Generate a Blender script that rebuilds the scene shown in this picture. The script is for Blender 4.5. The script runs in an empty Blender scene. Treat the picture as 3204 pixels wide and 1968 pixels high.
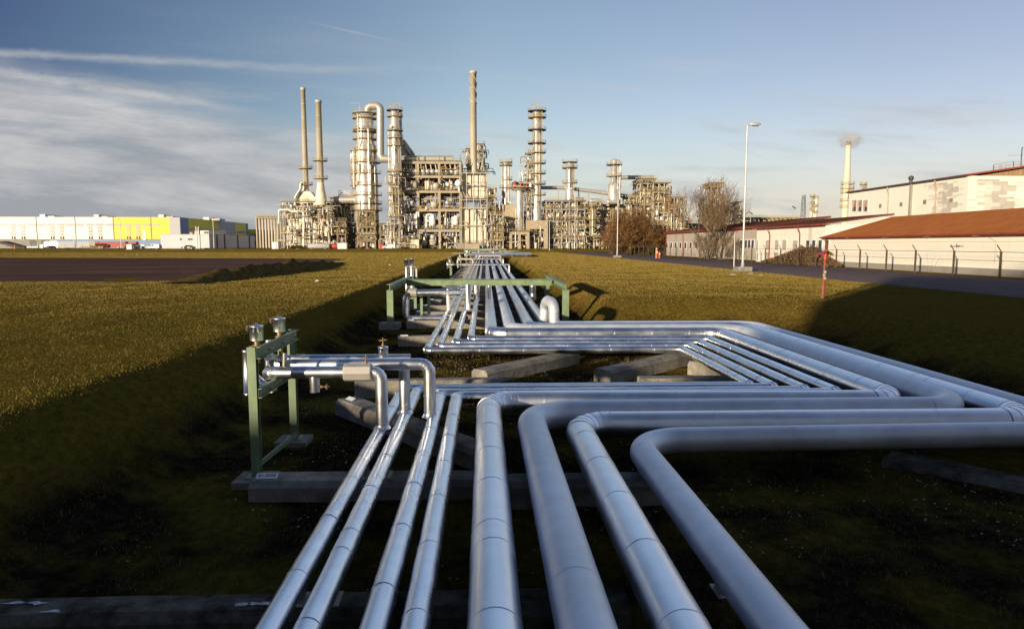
import bpy, math, random
import numpy as np
from mathutils import Vector, Matrix, noise
R = math.radians
random.seed(7)
scene = bpy.context.scene
COL = scene.collection

# ------------------------------------------------------------------ camera
F = 2136.0
PITCH = math.atan(217 / F); YAW = math.atan(87 / F * math.cos(PITCH))
CAMZ = 2.6
cam = bpy.data.cameras.new("camera"); camo = bpy.data.objects.new("camera", cam); COL.objects.link(camo)
cam.lens = 24; cam.sensor_width = 36; cam.clip_start = 0.05; cam.clip_end = 9000
camo.location = (0, 0, CAMZ); camo.rotation_euler = (R(90) - PITCH, 0, -YAW)
scene.camera = camo
_M = camo.rotation_euler.to_matrix()
def ray(px, py): return _M @ Vector(((px - 1602) / F, (984 - py) / F, -1.0))
def U(px, py, z=0.0):
    d = ray(px, py); t = (z - CAMZ) / d.z
    return Vector((d.x * t, d.y * t, z))
def PY(px, py, Y):
    d = ray(px, py); t = Y / d.y
    return Vector((d.x * t, Y, CAMZ + d.z * t))
def PX(px, py, X):
    d = ray(px, py); t = X / d.x
    return Vector((X, d.y * t, CAMZ + d.z * t))

# ------------------------------------------------------------------ materials
def nodes_of(name):
    m = bpy.data.materials.new(name); m.use_nodes = True
    nt = m.node_tree; nt.nodes.clear()
    out = nt.nodes.new("ShaderNodeOutputMaterial"); b = nt.nodes.new("ShaderNodeBsdfPrincipled")
    nt.links.new(b.outputs[0], out.inputs[0])
    return m, nt, b, out
def N(nt, t, **kw):
    n = nt.nodes.new(t)
    for k, v in kw.items():
        if k == 'inp':
            for kk, vv in v.items():
                n.inputs[kk].default_value = vv
        else: setattr(n, k, v)
    return n
def ramp(nt, fac, stops):
    r = nt.nodes.new("ShaderNodeValToRGB"); e = r.color_ramp.elements
    while len(e) > 1: e.remove(e[-1])
    e[0].position = stops[0][0]; e[0].color = (*stops[0][1], 1)
    for p, c in stops[1:]:
        x = e.new(p); x.color = (*c, 1)
    nt.links.new(fac, r.inputs[0]); return r.outputs[0]
def c3(c): return (c, c, c) if isinstance(c, (int, float)) else tuple(c)
def mat(name, col, rough=.6, metal=0., var=.15, scale=3., bump=0., bscale=20., spec=.5, stretch=(1, 1, 1), rvar=.0, col2=None):
    m, nt, b, out = nodes_of(name)
    tc = N(nt, "ShaderNodeTexCoord"); mp = N(nt, "ShaderNodeMapping"); mp.inputs['Scale'].default_value = stretch
    nt.links.new(tc.outputs['Object'], mp.inputs[0])
    n = N(nt, "ShaderNodeTexNoise", inp={'Scale': scale, 'Detail': 6., 'Roughness': .6})
    nt.links.new(mp.outputs[0], n.inputs['Vector'])
    c = c3(col); lo = c3(col2) if col2 else tuple(max(0, x * (1 - var * 1.6)) for x in c); hi = tuple(min(1, x * (1 + var)) for x in c)
    o = ramp(nt, n.outputs[0], [(.32, lo), (.68, hi)])
    nt.links.new(o, b.inputs['Base Color'])
    b.inputs['Roughness'].default_value = rough; b.inputs['Metallic'].default_value = metal
    b.inputs['Specular IOR Level'].default_value = spec
    if rvar:
        mr = N(nt, "ShaderNodeMapRange", inp={'From Min': .3, 'From Max': .7, 'To Min': max(.03, rough - rvar), 'To Max': rough + rvar})
        nt.links.new(n.outputs[0], mr.inputs[0]); nt.links.new(mr.outputs[0], b.inputs['Roughness'])
    if bump:
        n2 = N(nt, "ShaderNodeTexNoise", inp={'Scale': bscale, 'Detail': 5.}); nt.links.new(mp.outputs[0], n2.inputs['Vector'])
        bp = N(nt, "ShaderNodeBump", inp={'Strength': bump, 'Distance': .05}); nt.links.new(n2.outputs[0], bp.inputs['Height'])
        nt.links.new(bp.outputs[0], b.inputs['Normal'])
    return m
M = {}
M['clad'] = mat('aluminium_cladding', (.86, .87, .89), .34, 1., .09, 1.6, .02, 2.0, rvar=.07)
M['clad2'] = mat('dented_cladding', (.87, .88, .90), .31, 1., .09, 2.4, .03, 2.6, rvar=.07)
M['paint'] = mat('grey_pipe_paint', (.80, .82, .84), .5, .58, .08, 1.5, .03, 30., col2=(.64, .66, .69), rvar=.06)
M['steel_far'] = mat('process_steel', (.66, .62, .55), .40, .45, .18, .5, .1, 2., rvar=.1)
M['steel_far2'] = mat('column_steel', (.74, .70, .63), .33, .6, .2, .8, .12, 1.2, stretch=(1, 1, .25), rvar=.1)
M['galv'] = mat('galvanised_pipe', (.52, .49, .43), .45, .4, .15, 2.)
M['cream'] = mat('cream_pipe', (.56, .49, .37), .55, .1, .15, 2.)
M['beige'] = mat('beige_steel_frame', (.42, .34, .23), .65, 0, .15, 1.)
M['brownsteel'] = mat('brown_fireproofing', (.27, .20, .13), .75, 0, .2, 1.)
M['yellow'] = mat('yellow_rail', (.46, .35, .13), .6, 0, .2, 2.)
M['darkst'] = mat('dark_steel', (.09, .085, .08), .6, .3, .3, 2.)
M['red'] = mat('red_paint', (.50, .06, .04), .5, 0, .2, 3.)
M['green'] = mat('green_steel', (.20, .27, .15), .55, 0, .16, 2.5, .05, 30.)
M['mossconc'] = mat('mossy_concrete', (.12, .11, .085), .95, 0, .5, 3., .6, 14., spec=.1)
M['conc'] = mat('concrete', (.27, .245, .20), .9, 0, .3, 2.5, .5, 18.)
M['conc2'] = mat('stained_concrete', (.30, .29, .26), .9, 0, .35, 4, .5, 25., stretch=(3, 3, .6))
M['white'] = mat('white_paint', (.78, .77, .74), .55, 0, .05, 2.)
M['plate'] = mat('white_plate', (.8, .8, .8), .5, 0, .04, 8.)
M['black'] = mat('black_lettering', (.02, .02, .02), .5, 0, 0, 2.)
M['brass'] = mat('valve_brass', (.28, .19, .09), .5, .5, .2, 20.)
M['rust'] = mat('rusty_iron', (.20, .10, .06), .8, .2, .3, 20.)
M['chim'] = mat('chimney_paint', (.54, .48, .37), .6, .1, .12, .4, stretch=(1, 1, .3))
M['heater'] = mat('heater_casing', (.80, .73, .58), .65, .05, .16, .5, stretch=(1, 1, .6))
M['lamp'] = mat('lamp_pole', (.60, .59, .56), .5, .4, .08, 2.)
M['glass'] = mat('window_glass', (.05, .06, .08), .12, 0, .2, 1.)
M['warmglass'] = mat('warm_window_glass', (.45, .30, .22), .3, 0, .3, 1.)  # window glass in a plain warm brown
M['hallwhite'] = mat('white_wall_panel', (.82, .80, .74), .6, 0, .02, .2)
M['hallyellow'] = mat('yellow_wall_panel', (.82, .62, .07), .6, 0, .03, .2)
M['hallyellow2'] = mat('olive_yellow_panel', (.86, .74, .05), .6, 0, .03, .2)
M['hallgrey'] = mat('grey_wall_panel', (.44, .44, .46), .6, 0, .03, .2)
M['hallblue'] = mat('blue_wall_panel', (.19, .27, .45), .6, 0, .05, .2)
M['plinth'] = mat('grey_plinth', (.30, .28, .24), .8, 0, .1, .5)
M['roofgrey'] = mat('grey_roof', (.28, .27, .26), .8, 0, .1, .5)
M['coldwhite'] = mat('pale_box_cladding', (.60, .58, .60), .6, 0, .05, .4)
M['redbrown'] = mat('red_gutter', (.30, .07, .045), .5, 0, .15, 3.)
M['roofbrown'] = mat('brown_roof_edge', (.17, .07, .05), .8, 0, .25, 3., .3, 10)
M['postbrown'] = mat('rusty_red_post', (.40, .11, .075), .6, 0, .2, 6.)
M['fencepost'] = mat('fence_post_concrete', (.085, .065, .038), .85, 0, .2, 6.)
M['wire'] = mat('fence_wire', (.20, .17, .12), .6, .4, .1, 6.)
M['trunk'] = mat('tree_bark', (.13, .10, .07), .9, 0, .3, 5.)
M['twig'] = mat('twig_bark', (.25, .165, .09), .9, 0, .3, 3.)
M['orange'] = mat('orange_paint', (.75, .13, .03), .5, 0, .1, 6.)
M['magenta'] = mat('magenta_roof', (.55, .03, .10), .5, 0, .1, 6.)
M['yel2'] = mat('yellow_roof', (.62, .45, .04), .5, 0, .1, 6.)
M['carwhite'] = mat('white_car_paint', (.75, .75, .75), .25, 0, .03, 6.)
M['cardark'] = mat('dark_car_paint', (.03, .035, .045), .2, 0, .03, 6.)
M['carred'] = mat('red_tarpaulin', (.33, .03, .02), .55, 0, .1, 2.)
M['carsilver'] = mat('silver_car_paint', (.45, .46, .48), .28, .6, .03, 6.)
M['rubber'] = mat('tyre_rubber', (.02, .02, .02), .8, 0, .1, 6.)
M['asphalt'] = mat('asphalt', (.17, .125, .12), .95, spec=.05, metal=0, var=.2, scale=.7, bump=.25, bscale=30., col2=(.13, .095, .092))
M['gravelot'] = mat('dark_gravel', (.135, .08, .062), .95, 0, .25, .12, .9, 5., col2=(.09, .055, .043), stretch=(.35, 1, 1), spec=0.)
M['kerbwhite'] = mat('peeling_white_paint', (.62, .64, .66), .7, 0, .4, 9., .3, 20)
M['timber'] = mat('timber_cladding', (.36, .24, .12), .8, 0, .3, 2., stretch=(4, 4, .4))
M['stone'] = mat('stone_rubble', (.42, .37, .31), .9, 0, .3, 3, .5, 10)

for _k in ('roofbrown', 'redbrown', 'roofgrey'):
    for _n in M[_k].node_tree.nodes:
        if _n.type == 'BSDF_PRINCIPLED': _n.inputs['Specular IOR Level'].default_value = 0.
# wall with faint horizontal blocks
def brickwall(name, c1, c2, sc=1., pattern=False):
    m, nt, b, out = nodes_of(name)
    tc = N(nt, "ShaderNodeTexCoord"); sx = N(nt, "ShaderNodeSeparateXYZ"); nt.links.new(tc.outputs['Object'], sx.inputs[0])
    ad = N(nt, "ShaderNodeMath", operation='ADD'); nt.links.new(sx.outputs[0], ad.inputs[0]); nt.links.new(sx.outputs[1], ad.inputs[1])
    cb = N(nt, "ShaderNodeCombineXYZ"); nt.links.new(ad.outputs[0], cb.inputs[0]); nt.links.new(sx.outputs[2], cb.inputs[1])
    br = N(nt, "ShaderNodeTexBrick", inp={'Scale': sc, 'Mortar Size': .012, 'Brick Width': 1.2, 'Row Height': .4})
    br.inputs['Color1'].default_value = (*c1, 1); br.inputs['Color2'].default_value = (*c2, 1); br.inputs['Mortar'].default_value = (*[x * .85 for x in c1], 1)
    nt.links.new(cb.outputs[0], br.inputs['Vector'])
    n = N(nt, "ShaderNodeTexNoise", inp={'Scale': .5, 'Detail': 6.}); nt.links.new(tc.outputs['Object'], n.inputs['Vector'])
    mx = N(nt, "ShaderNodeMixRGB", blend_type='MULTIPLY', inp={0: .12}); nt.links.new(br.outputs[0], mx.inputs[1]); nt.links.new(n.outputs[0], mx.inputs[2])
    nt.links.new(mx.outputs[0], b.inputs['Base Color']); b.inputs['Roughness'].default_value = .85
    return m
M['creamwall'] = brickwall('cream_block_wall', (.86, .81, .70), (.845, .795, .69))
M['creamwall2'] = brickwall('cream_rendered_wall', (.88, .82, .70), (.85, .80, .68), .4)
M['greywall'] = brickwall('grey_beige_wall', (.48, .42, .35), (.44, .38, .32), .5)
M['patchgrey'] = mat('grey_wall_bricks', (.50, .46, .40), .85, 0, .1, 1)

def tileroof():
    m, nt, b, out = nodes_of('orange_roof_tiles')
    tc = N(nt, "ShaderNodeTexCoord")
    n = N(nt, "ShaderNodeTexNoise", inp={'Scale': .6, 'Detail': 8., 'Roughness': .7}); nt.links.new(tc.outputs['Object'], n.inputs['Vector'])
    o = ramp(nt, n.outputs[0], [(.3, (.46, .14, .034)), (.7, (.62, .215, .058))])
    w = N(nt, "ShaderNodeTexWave", wave_type='BANDS', bands_direction='Y', inp={'Scale': 1.7, 'Distortion': 0.}); nt.links.new(tc.outputs['Object'], w.inputs['Vector'])
    w2 = N(nt, "ShaderNodeTexWave", wave_type='BANDS', bands_direction='X', inp={'Scale': 1.1, 'Distortion': .2}); nt.links.new(tc.outputs['Object'], w2.inputs['Vector'])
    ad = N(nt, "ShaderNodeMath", operation='ADD'); nt.links.new(w.outputs['Fac'], ad.inputs[0]); nt.links.new(w2.outputs['Fac'], ad.inputs[1])
    bp = N(nt, "ShaderNodeBump", inp={'Strength': .5, 'Distance': .06}); nt.links.new(ad.outputs[0], bp.inputs['Height'])
    nt.links.new(bp.outputs[0], b.inputs['Normal']); nt.links.new(o, b.inputs['Base Color']); b.inputs['Roughness'].default_value = .9; b.inputs['Specular IOR Level'].default_value = .05
    return m
M['tiles'] = tileroof()

def groundmat():
    m, nt, b, out = nodes_of('grass_ground')
    g = N(nt, "ShaderNodeNewGeometry"); sx = N(nt, "ShaderNodeSeparateXYZ"); nt.links.new(g.outputs['Position'], sx.inputs[0])
    def noi(s, d=6., r=.6, st=(1, 1, 1)):
        mp = N(nt, "ShaderNodeMapping"); mp.inputs['Scale'].default_value = st; nt.links.new(g.outputs['Position'], mp.inputs[0])
        n = N(nt, "ShaderNodeTexNoise", inp={'Scale': s, 'Detail': d, 'Roughness': r}); nt.links.new(mp.outputs[0], n.inputs['Vector']); return n.outputs[0]
    fine = noi(7., 8., .75, (1, .6, 1)); mid = noi(.35, 6., .6); big = noi(.035, 4., .5)
    a = ramp(nt, fine, [(.3, (.085, .06, .011)), (.5, (.17, .12, .024)), (.72, (.28, .195, .046))])
    bcol = ramp(nt, fine, [(.3, (.06, .034, .009)), (.55, (.18, .105, .025)), (.75, (.30, .19, .06))])
    mr = N(nt, "ShaderNodeMapRange", inp={'From Min': .47, 'From Max': .68, 'To Min': 0., 'To Max': .75}); nt.links.new(mid, mr.inputs[0])
    mx = N(nt, "ShaderNodeMixRGB"); nt.links.new(mr.outputs[0], mx.inputs[0]); nt.links.new(a, mx.inputs[1]); nt.links.new(bcol, mx.inputs[2])
    # broad green / yellow drift
    gr = ramp(nt, big, [(.35, (.80, 1.0, .75)), (.65, (1.15, 1.0, .95))])
    mu = N(nt, "ShaderNodeMixRGB", blend_type='MULTIPLY', inp={0: 1.}); nt.links.new(mx.outputs[0], mu.inputs[1]); nt.links.new(gr, mu.inputs[2])
    # soil on trench floor (by height), darkened in colour to deepen the shade
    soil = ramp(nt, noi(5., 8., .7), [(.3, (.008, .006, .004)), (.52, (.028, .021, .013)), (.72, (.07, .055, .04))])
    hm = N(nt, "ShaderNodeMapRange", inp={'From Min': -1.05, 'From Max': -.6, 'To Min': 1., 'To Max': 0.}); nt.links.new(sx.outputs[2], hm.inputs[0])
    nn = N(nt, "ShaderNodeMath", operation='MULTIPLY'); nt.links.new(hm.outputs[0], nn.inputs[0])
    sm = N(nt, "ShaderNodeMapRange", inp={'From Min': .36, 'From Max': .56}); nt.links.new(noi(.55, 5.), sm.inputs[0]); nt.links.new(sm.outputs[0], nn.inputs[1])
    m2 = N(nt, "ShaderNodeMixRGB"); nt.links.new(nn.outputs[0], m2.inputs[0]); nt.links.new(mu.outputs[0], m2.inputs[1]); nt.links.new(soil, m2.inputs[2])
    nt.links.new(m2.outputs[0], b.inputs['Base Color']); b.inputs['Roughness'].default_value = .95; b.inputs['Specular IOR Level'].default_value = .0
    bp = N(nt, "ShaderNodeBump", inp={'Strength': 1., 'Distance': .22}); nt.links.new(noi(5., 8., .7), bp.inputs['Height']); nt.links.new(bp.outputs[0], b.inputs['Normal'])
    return m
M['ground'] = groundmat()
def leafmat(name, c1, c2, c3_, sc=.6):
    m, nt, b, out = nodes_of(name)
    g = N(nt, "ShaderNodeNewGeometry")
    n = N(nt, "ShaderNodeTexNoise", inp={'Scale': sc, 'Detail': 5., 'Roughness': .7}); nt.links.new(g.outputs['Position'], n.inputs['Vector'])
    o = ramp(nt, n.outputs[0], [(.33, c1), (.5, c2), (.68, c3_)])
    nt.links.new(o, b.inputs['Base Color']); b.inputs['Roughness'].default_value = .8; b.inputs['Specular IOR Level'].default_value = .15
    return m
M['grassblade'] = leafmat('grass_blades', (.18, .133, .028), (.245, .176, .040), (.30, .215, .06), .3)
M['drygrass'] = leafmat('dry_grass', (.15, .10, .03), (.23, .16, .05), (.31, .22, .085), 1.)
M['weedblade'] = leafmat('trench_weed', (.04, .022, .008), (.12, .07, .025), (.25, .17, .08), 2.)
M['leafbrown'] = leafmat('russet_leaves', (.14, .07, .024), (.27, .14, .045), (.40, .22, .08), .5)
M['bushtwig'] = leafmat('bramble_twigs', (.06, .038, .022), (.15, .09, .05), (.24, .155, .09), 1.)

# ------------------------------------------------------------------ mesh building
class MB:
    def __init__(s): s.v = []; s.f = []; s.sm = []; s.mi = []; s.cur = 0
    def add(s, vs, fs, smooth=False):
        o = len(s.v); s.v += [tuple(v) for v in vs]
        for f in fs: s.f.append(tuple(i + o for i in f)); s.sm.append(smooth); s.mi.append(s.cur)
        return s
    def box(s, x0, x1, y0, y1, z0, z1):
        s.add([(x0, y0, z0), (x1, y0, z0), (x1, y1, z0), (x0, y1, z0), (x0, y0, z1), (x1, y0, z1), (x1, y1, z1), (x0, y1, z1)],
              [(0, 3, 2, 1), (4, 5, 6, 7), (0, 1, 5, 4), (1, 2, 6, 5), (2, 3, 7, 6), (3, 0, 4, 7)]); return s
    def bar(s, p, q, w, h=None, up=(0, 0, 1)):
        h = h or w; p = Vector(p); q = Vector(q); d = (q - p).normalized(); u = Vector(up)
        if abs(d.dot(u)) > .98: u = Vector((0, 1, 0))
        a = d.cross(u).normalized() * w / 2; b = a.cross(d).normalized() * h / 2
        vs = [p - a - b, p + a - b, p + a + b, p - a + b, q - a - b, q + a - b, q + a + b, q - a + b]
        s.add(vs, [(0, 1, 2, 3), (7, 6, 5, 4), (0, 4, 5, 1), (1, 5, 6, 2), (2, 6, 7, 3), (3, 7, 4, 0)]); return s
    def cyl(s, p, q, r, r2=None, n=10, caps=True):
        p = Vector(p); q = Vector(q); r2 = r if r2 is None else r2; d = (q - p).normalized()
        u = Vector((0, 0, 1)) if abs(d.z) < .9 else Vector((1, 0, 0)); a = d.cross(u).normalized(); b = a.cross(d)
        vs = []
        for c, rr in ((p, r), (q, r2)):
            for i in range(n):
                t = 2 * math.pi * i / n; vs.append(c + (a * math.cos(t) + b * math.sin(t)) * rr)
        s.add(vs, [(i, i + n, (i + 1) % n + n, (i + 1) % n) for i in range(n)], True)
        if caps: s.add(vs, [tuple(range(n)), tuple(range(2 * n - 1, n - 1, -1))])
        return s
    def lathe(s, c, prof, n=24, axis=(0, 0, 1), smooth=True):
        c = Vector(c); d = Vector(axis).normalized(); u = Vector((0, 0, 1)) if abs(d.z) < .9 else Vector((1, 0, 0))
        a = d.cross(u).normalized(); b = a.cross(d); vs = []; fs = []
        for (r, z) in prof:
            for i in range(n):
                t = 2 * math.pi * i / n; vs.append(c + d * z + (a * math.cos(t) + b * math.sin(t)) * r)
        for k in range(len(prof) - 1):
            for i in range(n):
                fs.append((k * n + i, (k + 1) * n + i, (k + 1) * n + (i + 1) % n, k * n + (i + 1) % n))
        s.add(vs, fs, smooth); return s
    def drum(s, p, q, r, n=12):      # capsule-like vessel with domed ends
        p = Vector(p); q = Vector(q); L = (q - p).length
        s.lathe(p, [(0.01, -r * .45), (r * .6, -r * .36), (r * .9, -r * .16), (r, 0), (r, L), (r * .9, L + r * .16), (r * .6, L + r * .36), (.01, L + r * .45)], n, q - p); return s
    def tube(s, pts, r, n=12, caps=True, bead=None, dent=0, seed=0):
        pts = [Vector(p) for p in pts]; m = len(pts); tg = []
        for i in range(m):
            a = pts[max(0, i - 1)]; b = pts[min(m - 1, i + 1)]; tg.append((b - a).normalized())
        u = Vector((0, 0, 1)) if abs(tg[0].z) < .9 else Vector((1, 0, 0))
        nrm = (u - tg[0] * u.dot(tg[0])).normalized(); vs = []
        for i in range(m):
            if i: nrm = (nrm - tg[i] * nrm.dot(tg[i])); nrm.normalize()
            bn = tg[i].cross(nrm)
            rr = r[i] if isinstance(r, (list, tuple)) else r
            for k in range(n):
                t = 2 * math.pi * k / n; dd = nrm * math.cos(t) + bn * math.sin(t); q = rr
                if dent: q = rr + dent * noise.noise(Vector((seed * 7.3 + pts[i].x * 1.6, pts[i].y * 1.6, math.cos(t) * 1.1 + math.sin(t) * .6 + pts[i].z)) * 1.3)
                vs.append(pts[i] + dd * q)
        fs = [(i * n + k, i * n + (k + 1) % n, (i + 1) * n + (k + 1) % n, (i + 1) * n + k) for i in range(m - 1) for k in range(n)]
        s.add(vs, fs, True)
        if caps: s.add(vs, [tuple(range(n - 1, -1, -1)), tuple(range((m - 1) * n, m * n))])
        return s
    def ball(s, c, r, n=8):
        s.lathe(Vector(c) - Vector((0, 0, r)), [(max(.005, r * math.sin(math.pi * k / n)), r - r * math.cos(math.pi * k / n)) for k in range(n + 1)], n + 4); return s
    def build(s, name, m, parent=None, loc=None):
        if not s.v: return None
        me = bpy.data.meshes.new(name)
        if parent is not None: o0 = wl(parent)
        elif loc is not None: o0 = Vector(loc)
        else:
            xs = [v[0] for v in s.v]; ys = [v[1] for v in s.v]; o0 = Vector(((min(xs) + max(xs)) / 2, (min(ys) + max(ys)) / 2, min(v[2] for v in s.v)))
        a = np.array(s.v, dtype=np.float64) - np.array(o0)
        me.from_pydata(a.tolist(), [], s.f)
        me.polygons.foreach_set('use_smooth', s.sm)
        for mm in (m if isinstance(m, list) else [m]): me.materials.append(M[mm] if isinstance(mm, str) else mm)
        if isinstance(m, list): me.polygons.foreach_set('material_index', s.mi)
        me.update()
        o = bpy.data.objects.new(name, me); COL.objects.link(o)
        if parent is not None: o.parent = parent
        else: o.location = o0
        return o
def wl(o):
    v = Vector(o.location)
    while o.parent: o = o.parent; v += Vector(o.location)
    return v
def tag(o, label, cat=None, group=None, kind=None):
    if label: o['label'] = label
    if cat: o['category'] = cat
    if group: o['group'] = group
    if kind: o['kind'] = kind
    return o
def T(name, label, cat, loc, group=None):
    e = bpy.data.objects.new(name, None); COL.objects.link(e); e.location = loc; e.empty_display_size = .3
    return tag(e, label, cat, group)
def copy_tree(o, parent=None):
    c = o.copy(); COL.objects.link(c)
    if parent: c.parent = parent
    for ch in list(o.children): copy_tree(ch, c)
    return c
def lerp(a, b, t): return a + (b - a) * t
def ss(a, b, x):
    t = min(1, max(0, (x - a) / (b - a))); return t * t * (3 - 2 * t)

# ------------------------------------------------------------------ terrain
FLOOR = -1.42
def tz(x, y):
    wob = .35 * noise.noise(Vector((x * .12, y * .12, 3.))) + .12 * noise.noise(Vector((x * .7, y * .7, 9.)))
    tr = ss(-7.5 + wob, -5.1 + wob * .5, x) * (1 - ss(4.3, 6.3 + wob, x)) * (1 - ss(240, 247, y))
    pk = ss(2, 4, x) * (1 - ss(12.0 + wob, 16 + wob, x)) * (1 - ss(29.2 + wob * .5, 34 + wob, y))
    d = max(tr, pk)
    z = FLOOR * d
    near = (1 - ss(60, 110, y)) * ss(-40, -22, x) * (1 - ss(20, 26, x))
    z += near * (.07 * noise.noise(Vector((x * .25, y * .25, 0))) + .035 * noise.noise(Vector((x * 1.1, y * 1.1, 5))))
    z += 1.1 * ss(252, 258, y)
    return z
def axis(dense0, dense1, st, lo, hi, extra=()):
    a = [dense0 + st * i for i in range(int((dense1 - dense0) / st) + 1)]
    s = st; v = a[-1]
    while v < hi: s *= 1.09; v += s; a.append(v)
    s = st; v = a[0]; b = []
    while v > lo: s *= 1.12; v -= s; b.append(v)
    return sorted(set(b + a + list(extra)))
XS = axis(-12, 19, .36, -2500, 2500); YS = axis(-13, 46, .36, -60, 5000, [236, 238, 240, 242, 244, 246, 248, 250, 251, 252, 253, 254, 255, 256, 257, 258, 259, 262])
mb = MB(); nx = len(XS)
vs = [(x, y, tz(x, y)) for y in YS for x in XS]
mb.add(vs, [(j * nx + i, j * nx + i + 1, (j + 1) * nx + i + 1, (j + 1) * nx + i) for j in range(len(YS) - 1) for i in range(nx - 1)], True)
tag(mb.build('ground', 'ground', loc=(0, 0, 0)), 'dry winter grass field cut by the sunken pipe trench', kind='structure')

def sheet(name, q, nu, nv, dz, m, label, kind='structure'):
    q = [Vector(p) for p in q]; mb = MB(); vs = []
    for j in range(nv + 1):
        for i in range(nu + 1):
            u = i / nu; v = j / nv
            p = (q[0] * (1 - u) + q[1] * u) * (1 - v) + (q[3] * (1 - u) + q[2] * u) * v
            vs.append((p.x, p.y, tz(p.x, p.y) + dz))
    mb.add(vs, [(j * (nu + 1) + i, j * (nu + 1) + i + 1, (j + 1) * (nu + 1) + i + 1, (j + 1) * (nu + 1) + i) for j in range(nv) for i in range(nu)], True)
    return tag(mb.build(name, m, loc=(0, 0, 0)), label, kind=kind)
# asphalt road on the right along the fence, wobbling verge
mb = MB(); vs = []; ys_ = [8 + i * 1.5 for i in range(160)]
for i, y in enumerate(ys_):
    e = 26.6 + .35 * noise.noise(Vector((y * .35, 1, 1))) + .15 * noise.noise(Vector((y * 1.6, 1, 1)))
    vs += [(e, y, tz(e, y) + .004), (e + .15, y, tz(30, y) + .05), (33, y, tz(33, y) + .09), (39.6, y, tz(39.6, y) + .05), (39.8, y, tz(39.8, y) + .004)]
mb.add(vs, [(5 * i + k, 5 * i + k + 1, 5 * i + k + 6, 5 * i + k + 5) for i in range(len(ys_) - 1) for k in range(4)], True)
tag(mb.build('road', 'asphalt', loc=(0, 0, 0)), 'purplish asphalt service road beside the fence', kind='structure')
# dark gravel lot on the left, its right side a curved edge
lot = [U(-900, 880), U(0, 881), U(300, 882), U(560, 880), U(640, 872), U(720, 860), U(850, 843), U(960, 828), U(1040, 818), U(1085, 812)]
far = [U(-700, 806), U(0, 807), U(230, 807.5), U(480, 808), U(560, 808), U(650, 808.5), U(780, 809), U(900, 809.5), U(1000, 810), U(1085, 811)]
mb = MB(); vs = []; nn_ = 16
dl = []; df = []
for k in range(len(lot) - 1):
    for t in range(6):
        dl.append(lot[k].lerp(lot[k + 1], t / 6)); df.append(far[k].lerp(far[k + 1], t / 6))
for a, b in zip(dl, df):
    for j in range(nn_ + 1):
        p = a.lerp(b, j / nn_); p.y += .5 * noise.noise(Vector((p.x * .3, 2, 2))) if j == 0 else 0
        vs.append((p.x, p.y, tz(p.x, p.y) + (.004 if j in (0, nn_) else .03)))
mb.add(vs, [(i * (nn_ + 1) + j, (i + 1) * (nn_ + 1) + j, (i + 1) * (nn_ + 1) + j + 1, i * (nn_ + 1) + j + 1) for i in range(len(dl) - 1) for j in range(nn_)], True)
tag(mb.build('gravel_lot', 'gravelot', loc=(0, 0, 0)), 'dark brown gravel lot in the left field', kind='structure')
# low earth bank curving round the right end of the lot
mb = MB(); pth = [U(590, 890), U(680, 876), U(790, 862), U(900, 850), U(980, 838), U(1040, 828), U(1075, 822)]
pp = []
for k in range(len(pth) - 1):
    for t in range(8): pp.append(pth[k].lerp(pth[k + 1], t / 8))
vs = []
for i, p in enumerate(pp):
    d = (pp[min(i + 1, len(pp) - 1)] - pp[max(i - 1, 0)]).normalized(); nrm = Vector((-d.y, d.x, 0))
    hh = .78 * math.sin(math.pi * min(1, (i + 1) / len(pp) * 1.05)) + .1
    for k, (o, z) in enumerate(((-.75, -.05), (-.5, .45), (-.2, 1.), (.3, .95), (1.2, .5), (2.2, -.05))):
        jit = .5 + 1. * (noise.noise(Vector((i * .5, k, 0))) + .5)
        q = p + nrm * o * 1.4; vs.append((q.x, q.y, (hh * z * jit) if z > 0 else -.1))
mb.add(vs, [(i * 6 + k, i * 6 + k + 1, i * 6 + k + 7, i * 6 + k + 6) for i in range(len(pp) - 1) for k in range(5)], True)
M['bankgrass'] = mat('bank_grass', (.13, .092, .032), .95, 0, .4, 2.5, .4, 9., spec=0.)
tag(mb.build('earth_bank', 'bankgrass', loc=(0, 0, 0)), 'low grassy earth bank round the lot corner', kind='structure')
clodm = MB()
def clod(p, r, s):
    random.seed(s); vs = []; n = 9
    prof = [(1., -.1), (.95, .25), (.6, .55), (.15, .68)]
    for (rr, z) in prof:
        for i in range(n):
            t = 2 * math.pi * i / n; j = random.uniform(.75, 1.2); vs.append((p.x + math.cos(t) * rr * r * j, p.y + math.sin(t) * rr * r * j, p.z + z * r * .6 * random.uniform(.85, 1.15)))
    mb = MB(); mb.add(vs, [(k * n + i, k * n + (i + 1) % n, (k + 1) * n + (i + 1) % n, (k + 1) * n + i) for k in range(3) for i in range(n)] + [tuple(3 * n + i for i in range(n))], False)
    return mb
for k, (x, y, r, w) in enumerate(((650, 873, .5, 'leftmost and largest'), (668, 869, .42, 'second from the left'), (700, 866, .38, 'third from the left'), (735, 862, .34, 'fourth from the left'), (782, 855, .5, 'fifth from the left'), (828, 847, .36, 'rightmost'))):
    tag(clod(U(x, y), r, k).build('earth_clod', 'stone'), 'pale clod of earth by the lot bank, %s' % w, 'earth clod', 'clods of earth along the bank')

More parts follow.
